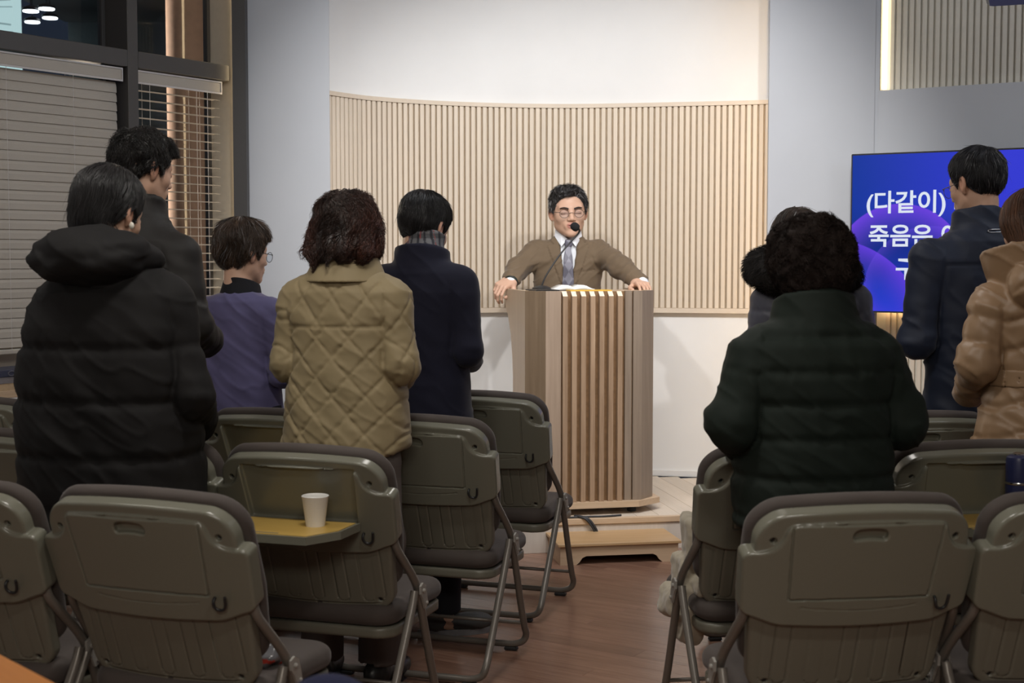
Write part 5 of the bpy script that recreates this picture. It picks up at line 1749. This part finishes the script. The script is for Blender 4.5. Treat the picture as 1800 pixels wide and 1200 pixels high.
ea = p.hp((.085, .0, -.036))
obj('earring', MB().lathe([(.002, -.010), (.006, -.006), (.0075, 0), (.006, .006), (.002, .010)], 14, M=Matrix.Translation(ea)).mesh(smooth=True), plain('pearl', (.8, .76, .66), .25), p.root)
p.trousers(M_TROUSD, hip=.8); p.shoes(M_SHOEB)

# --- tall man in the black jacket, behind her
p = Person('tall person with wavy black hair in black padded jacket, beside the window', -1.225, 4.68, 22)
A = bent_arms(.165, 1.370, .212, -.03, 1.155, .12, .21, 1.08, (.070, .066, .052))
p.head((.0, .035, 1.655), 12, -22, 0, 1.0); clasp(p, .085, .24, 1.08)
p.body(1.41, .175, A, hip=.92, hf=.005)
p.coat(M_BLKJKT, [(.70, .185, .15, 0), (.85, .185, .15, 0), (1.05, .185, .145, 0), (1.25, .20, .14, 0), (1.34, .195, .13, -.005), (1.42, .150, .110, -.01), (1.49, .095, .08, -.005), (1.52, .07, .065, 0)], A, 1.40,
       seams=(1.22, 1.05, .88), puff=.008, sw=.02, aseams=(.155, .29, .42), collar=(1.475, 1.555, .085, .0, .008, .15), wr=.006, wscale=8, pucker=.005)
p.hair(sdf=lambda P: short_cap(P, .012, .074, -.07, .026) - .010 * vnoise(P * 30) - .005 * vnoise(P * 14), n=4600, length=.06, flow=whorl_flow((.01, -.05, .11), .35), col=(.013, .0115, .011), curl=.45, noise=.7, rad=.0010, lift=(.0, .018), seed=19, flylift=.035)
p.trousers(M_TROUSD, hip=.9); p.shoes(M_SHOEB)

# --- woman in purple sweater
p = Person('person with short brown hair and glasses in purple sweater', -1.025, 5.36, 20)
A = bent_arms(.150, 1.155, .190, -.02, .93, .11, .20, .93, (.056, .047, .036))
p.head((.0, .03, 1.382), 6, -26, 0, .97); clasp(p, .08, .23, .935)
p.body(1.17, .145, A, hip=.80, hf=.005)
p.coat(M_PURPLE, [(.68, .165, .13, 0), (.80, .160, .125, 0), (.95, .150, .115, 0), (1.08, .155, .110, 0), (1.16, .15, .10, -.005), (1.20, .12, .088, -.01), (1.235, .075, .07, -.005)], A, 1.155, wr=.0045, arm_groove=.003, wscale=11, h=.007)
col_ring(p, 1.215, 1.272, .072, .060, M_COLBLK, 'turtleneck', .008, tilt=.2, wav=.003)
pc = lambda P: short_cap(P, .016, .070, -.088, .030) - .008 * vnoise(P * 18)
p.hair(sdf=pc, n=4200, length=.07, flow=whorl_flow((.0, -.03, .12), .9), col=(.050, .032, .022), noise=.45, rad=.0009, lift=(.0, .016), seed=23, flylift=.03, gray=.05)
p.glasses(M_BLACK, w=.032)
p.trousers(M_TROUSD, hip=.78); p.shoes(M_SHOEB)

# --- woman in the khaki quilted jacket
p = Person('person with wavy dark brown bob in khaki diamond-quilted jacket', -.520, 4.46, 14)
A = bent_arms(.150, 1.235, .188, -.035, 1.035, .11, .20, .97, (.064, .056, .044))
A[1][1][0] = -.178
p.head((.0, .03, 1.450), 14, -4); clasp(p, .08, .235, .975)
p.body(1.25, .15, A, hip=.84)


def hemcut(P, d):
    zl = .745 + .55 * np.clip(np.abs(P[:, 0]) - .13, 0, 1) ** 1.1
    return smax(d, zl - P[:, 2], .012)


p.coat(M_KHAKI, [(.70, .205, .15, 0), (.80, .205, .15, 0), (.95, .192, .14, 0), (1.08, .180, .13, 0), (1.19, .185, .128, 0), (1.26, .168, .115, -.005), (1.31, .115, .09, -.01), (1.345, .08, .07, 0)], A, 1.24,
       quilt=(.118, .118, .0048, .0048), collar=None, wr=.0036, h=.0056, cut=hemcut, arm_groove=.006)
# turned-down collar
def ccol(P):
    q = P - np.array([0, -.005, 1.295]); z = q[:, 2]; yy = q[:, 1] - .15 * z
    R = .082 + (.085 - np.clip(z, 0, .085)) * .42
    d1 = smax(np.abs(np.hypot(q[:, 0] / 1.08, yy) - R) - .0055, np.maximum(-z - .004, z - .078 + yy * .3), .006)
    return np.maximum(d1, yy - .09)
obj('collar', nets(ccol, np.arange(-.16, .161, .005), np.arange(-.16, .13, .005), np.arange(1.27, 1.42, .005), 'c'), M_KHAKI, p.root)


def bob(P):
    low = np.clip((.02 - P[:, 2]) * 9, 0, 1)
    w = (.007 + .022 * low) * vnoise(P * np.array([30, 30, 20])) + .007 * vnoise(P * 14 + 4)
    d = smin(ell(P, (0, -.018, .030), (.100, .112, .098)), loft(P, [(-.125, .085, .060, -.055), (-.085, .115, .088, -.045), (-.03, .110, .095, -.03), (.04, .095, .09, -.02)], 2.1, .035), .03)
    return smax(d - w, -ell(P, (0, .15, -.06), (.065, .10, .13)), .02)


p.hair(sdf=bob, n=5200, length=.10, flow=lambda P: lflow(P) + np.stack([.5 * vnoise(P * 22), .5 * vnoise(P * 22 + 5), P[:, 2] * 0], -1), col=(.022, .012, .009), curl=.5, noise=.6, rad=.0010, lift=(.0, .020), seg=9, seed=29, flylift=.035,
       tint=lambda P, c: c * (1 + np.clip((np.abs(P[:, 0]) - .03) * 14, 0, 1.3)[:, None] * np.array([1.3, .55, .35])), box=((-.17, -.18, -.20), (.17, .16, .18)))
p.trousers(M_TROUS, hip=.8, r=(.088, .07, .07)); p.shoes(M_SHOEB)

# --- man in the navy wool coat with a checked scarf
FT = ((.10, -.05), (-.10, .06))
p = Person('person with black hair in navy wool coat and grey checked scarf', -.325, 5.17, 20)
A = bent_arms(.152, 1.268, .182, -.03, 1.035, .11, .20, .98, (.066, .058, .046))
p.head((-.01, .045, 1.470), 22, -14, 0, 1.0); clasp(p, .08, .235, .98)
p.frot[1] = -.95
p.body(1.285, .155, A, hip=.86, hf=.005, feet=FT)
p.coat(M_NAVYC, [(.62, .195, .155, 0), (.75, .185, .15, 0), (.95, .175, .135, 0), (1.15, .18, .13, 0), (1.24, .175, .118, -.005), (1.31, .135, .098, -.01), (1.36, .085, .078, -.005), (1.385, .07, .065, 0)], A, 1.27,
       collar=(1.335, 1.392, .096, -.004, .008, .15), wr=.0035, arm_groove=.005, wscale=7)


def plaid(V, N):
    a = np.arctan2(V[:, 0], -V[:, 1]) * 14; z = V[:, 2] * 110
    c = np.tile(np.array([.16, .16, .17]), (len(V), 1))
    c[np.sin(a) > .55] = (.035, .035, .045); c[np.sin(z) > .55] *= .45
    c[np.abs(np.sin(a * .25 + .6)) > .997] = (.25, .05, .05)
    return c


col_ring(p, 1.378, 1.448, .070, .064, vcol('scarf_wool', .9, .3, 600), 'scarf', .010, cy=.008, tilt=.25, wav=.006, col=plaid, h=.0045, drop=-.35)
p.hair(sdf=lambda P: short_cap(P, .013, .070, -.082, .026), n=4200, length=.065, flow=whorl_flow((-.01, -.045, .11), .8), col=(.013, .012, .0125), noise=.3, rad=.0009, lift=(.0, .007), seed=31)
p.trousers(M_TROUSD, hip=.85, feet=FT); p.shoes(M_SHOEG, FT, M_SOLEG)
[c for c in p.root.children if c.name.startswith('shoe')][0].rotation_euler.z = -.95

# ------------------------------------------------------------------ preacher at the lectern
p = Person('person in brown suit, white shirt and grey tie standing at the lectern', .288, 7.35, 180, PZ)
AR = (np.array([.160, .0, 1.228]), np.array([.262, .10, 1.150]), np.array([.288, .215, 1.095]), .066, .054, .044)
AL = (np.array([-.160, .0, 1.228]), np.array([-.262, .19, 1.155]), np.array([-.338, .335, 1.088]), .066, .054, .042)
p.head((-.001, .055, 1.437), 2, 6, 2, 1.09)
p.hands = [((.291, .232, 1.088), (.55, .62, -.28), (-.1, .30, .9), -1, dict(curl=(.75, .75, .45), thumb=.9)),
           ((-.330, .350, 1.078), (-.22, .92, -.05), (-.05, .10, 1), 1, dict(curl=(.25, .35, .3), thumb=.4, s=.95))]
p.wide = 1.03
p.body(1.25, .165, [AR, AL], hip=.86, hf=.0042, skin=1.06)


def vhalf(z): return np.interp(z, [1.0, 1.06, 1.27, 1.31], [-.02, .018, .052, .056])


SL = [(.60, .175, .125, 0), (.80, .170, .12, 0), (.95, .166, .118, 0), (1.08, .172, .120, 0), (1.18, .180, .112, 0), (1.235, .155, .096, 0), (1.28, .105, .082, 0), (1.315, .068, .066, 0)]
SLI = [(z, w - .012, d - .010, 0) for z, w, d, _ in SL]


def suitcut(P, d):
    wdg = np.maximum(np.abs(P[:, 0]) - vhalf(P[:, 2]), -.01 - P[:, 1])
    nk = ell(P, (0, .01, 1.335), (.062, .066, .05))
    return np.maximum(np.maximum(d, -wdg), -nk)


def lapel(V, N, t):
    z = V[:, 2]; ax = np.abs(V[:, 0]); v = vhalf(z)
    o = np.interp(z, [1.0, 1.05, 1.262, 1.272, 1.285, 1.31], [0, .03, .108, .074, .090, .080])
    fr = (V[:, 1] > .0) & t
    m_ = fr & (ax < o) & (z > 1.0)
    edge = fr & (np.abs(ax - o) < .004) & (z > 1.0)
    out = np.where(m_, .0055, 0) - np.where(edge & ~m_, .003, 0)
    pk = fr & (V[:, 0] < -.065) & (V[:, 0] > -.135) & (np.abs(z - 1.135 - .12 * (-V[:, 0] - .1)) < .004)
    return out - np.where(pk, .004, 0)


p.coat(M_SUIT, SL, [AR, AL], 1.228, wr=.0062, h=.0055, cut=suitcut, arm_groove=.0035, extra=lapel, name='suit_jacket', wscale=11)
nb = p.hp((0, -.02, -.08))
def shirt_f(P):
    d = loft(P, SLI, 2.3, .02)
    for A_ in (AR, AL):
        w = A_[2] + nrm(A_[2] - A_[1]) * .030
        d = np.minimum(d, cap(P, A_[2] - nrm(A_[2] - A_[1]) * .03, w, .0365, .0335))
    q = P - np.array([0, .012, 1.285]); z = q[:, 2]; yy = q[:, 1] - .18 * z
    rg_ = smax(np.abs(np.hypot(q[:, 0], yy) - (.066 - .06 * z)) - .004, np.maximum(-z, z - .052 + yy * .35), .004)
    gap = np.where(q[:, 1] > 0, (.004 + np.clip(P[:, 2] - 1.262, 0, 1) * .75) - np.abs(P[:, 0]), -1)
    d = smin(d, np.maximum(rg_, gap), .004)
    return d
obj('shirt', nets(shirt_f, np.arange(-.40, .34, .0055), np.arange(-.14, .42, .0055), np.arange(.9, 1.37, .0055), 'shirt'), M_SHIRT, p.root)


cb = MB()
for sx in (-1, 1):
    q = [(sx * .005, .086, 1.300), (sx * .040, .070, 1.338), (sx * .066, .030, 1.350), (sx * .070, .050, 1.312), (sx * .037, .101, 1.258)]
    qb = [(x * .97, y - .0035, z - .001) for x, y, z in q]
    F = [(0, 1, 2, 3, 4), (9, 8, 7, 6, 5)] + [(k, 5 + k, 5 + (k + 1) % 5, (k + 1) % 5) for k in range(5)]
    cb.add(q + qb, F)
obj('shirt_collar', cb.mesh(), M_SHIRT, p.root)


def tie_mat():
    m, nt, b = _mat('grey_tie_silk')
    v = _coords(nt, (34, 1, 20), (0, math.radians(0), 0))
    ck = nt.nodes.new('ShaderNodeTexChecker'); ck.inputs['Scale'].default_value = 1.0
    ck.inputs[1].default_value = (.11, .105, .14, 1); ck.inputs[2].default_value = (.21, .205, .25, 1)
    mp = v.node; mp.inputs['Rotation'].default_value = (0, math.radians(45), 0)
    nt.links.new(v, ck.inputs['Vector']); nt.links.new(ck.outputs['Color'], b.inputs['Base Color'])
    b.inputs['Roughness'].default_value = .45; return m


def tie_f(P):
    kn = rbox(P, (0, .098, 1.277), (.019 - 0 * P[:, 2].mean(), .012, .018), .008)
    y = np.interp(P[:, 2], [.9, 1.08, 1.18, 1.26], [.124, .124, .117, .100])
    w = np.interp(P[:, 2], [.9, 1.0, 1.20, 1.24], [.036, .034, .022, .015])
    bl = np.maximum(np.maximum(np.abs(P[:, 0] - .003) - w, np.abs(P[:, 1] - y) - .0045), np.maximum(P[:, 2] - 1.272, .93 - P[:, 2]))
    return smin(kn, bl, .004)


obj('tie', nets(tie_f, np.arange(-.06, .061, .004), np.arange(.06, .15, .0035), np.arange(.9, 1.32, .0045), 'tie'), tie_mat(), p.root)
p.hair(sdf=lambda P: smin(short_cap(P * np.array([1 / 1.04, 1, 1]), .008, .078, -.05, .015), ell(P, (.012, .045, .098), (.055, .040, .016)), .02) - .004 * vnoise(P * 26), n=5200, length=.035, flow=whorl_flow((.0, -.05, .10), .1, .25), col=(.020, .018, .018), noise=.5, rad=.0009, lift=(.0, .013), seed=37, gray=.14, grid=.005)
br = MB()
for sx in (-1, 1):
    pts = [p.hp((sx * a, b, c)) for a, b, c in ((.014, .0935, .0135), (.025, .0925, .0185), (.038, .0885, .0205), (.051, .078, .0165))]
    br.tube([tuple(q) for q in pts], [.0042, .0022], 7, smooth_iter=1)
obj('eyebrows', br.mesh(smooth=True), plain('brow_hair', (.018, .014, .013), .7), p.root)
p.glasses(plain('thin_dark_frame', (.03, .028, .026), .35, metal=.6), w=.0345)
cuffw = AR[2] + nrm(AR[2] - AR[1]) * .034
wt = MB(); ax_ = Vector(nrm(AR[2] - AR[1])); qt = ax_.to_track_quat('Z', 'Y').to_matrix().to_4x4()
wt.lathe([(.0345, -.008), (.037, -.006), (.037, .006), (.0345, .008)], 24, M=Matrix.Translation(cuffw) @ qt)
obj('wristwatch', wt.mesh(auto=True), plain('dark_green_strap', (.01, .02, .018), .5), p.root)
p.trousers(M_TROUSD, hip=.86); p.shoes(M_SHOEB)
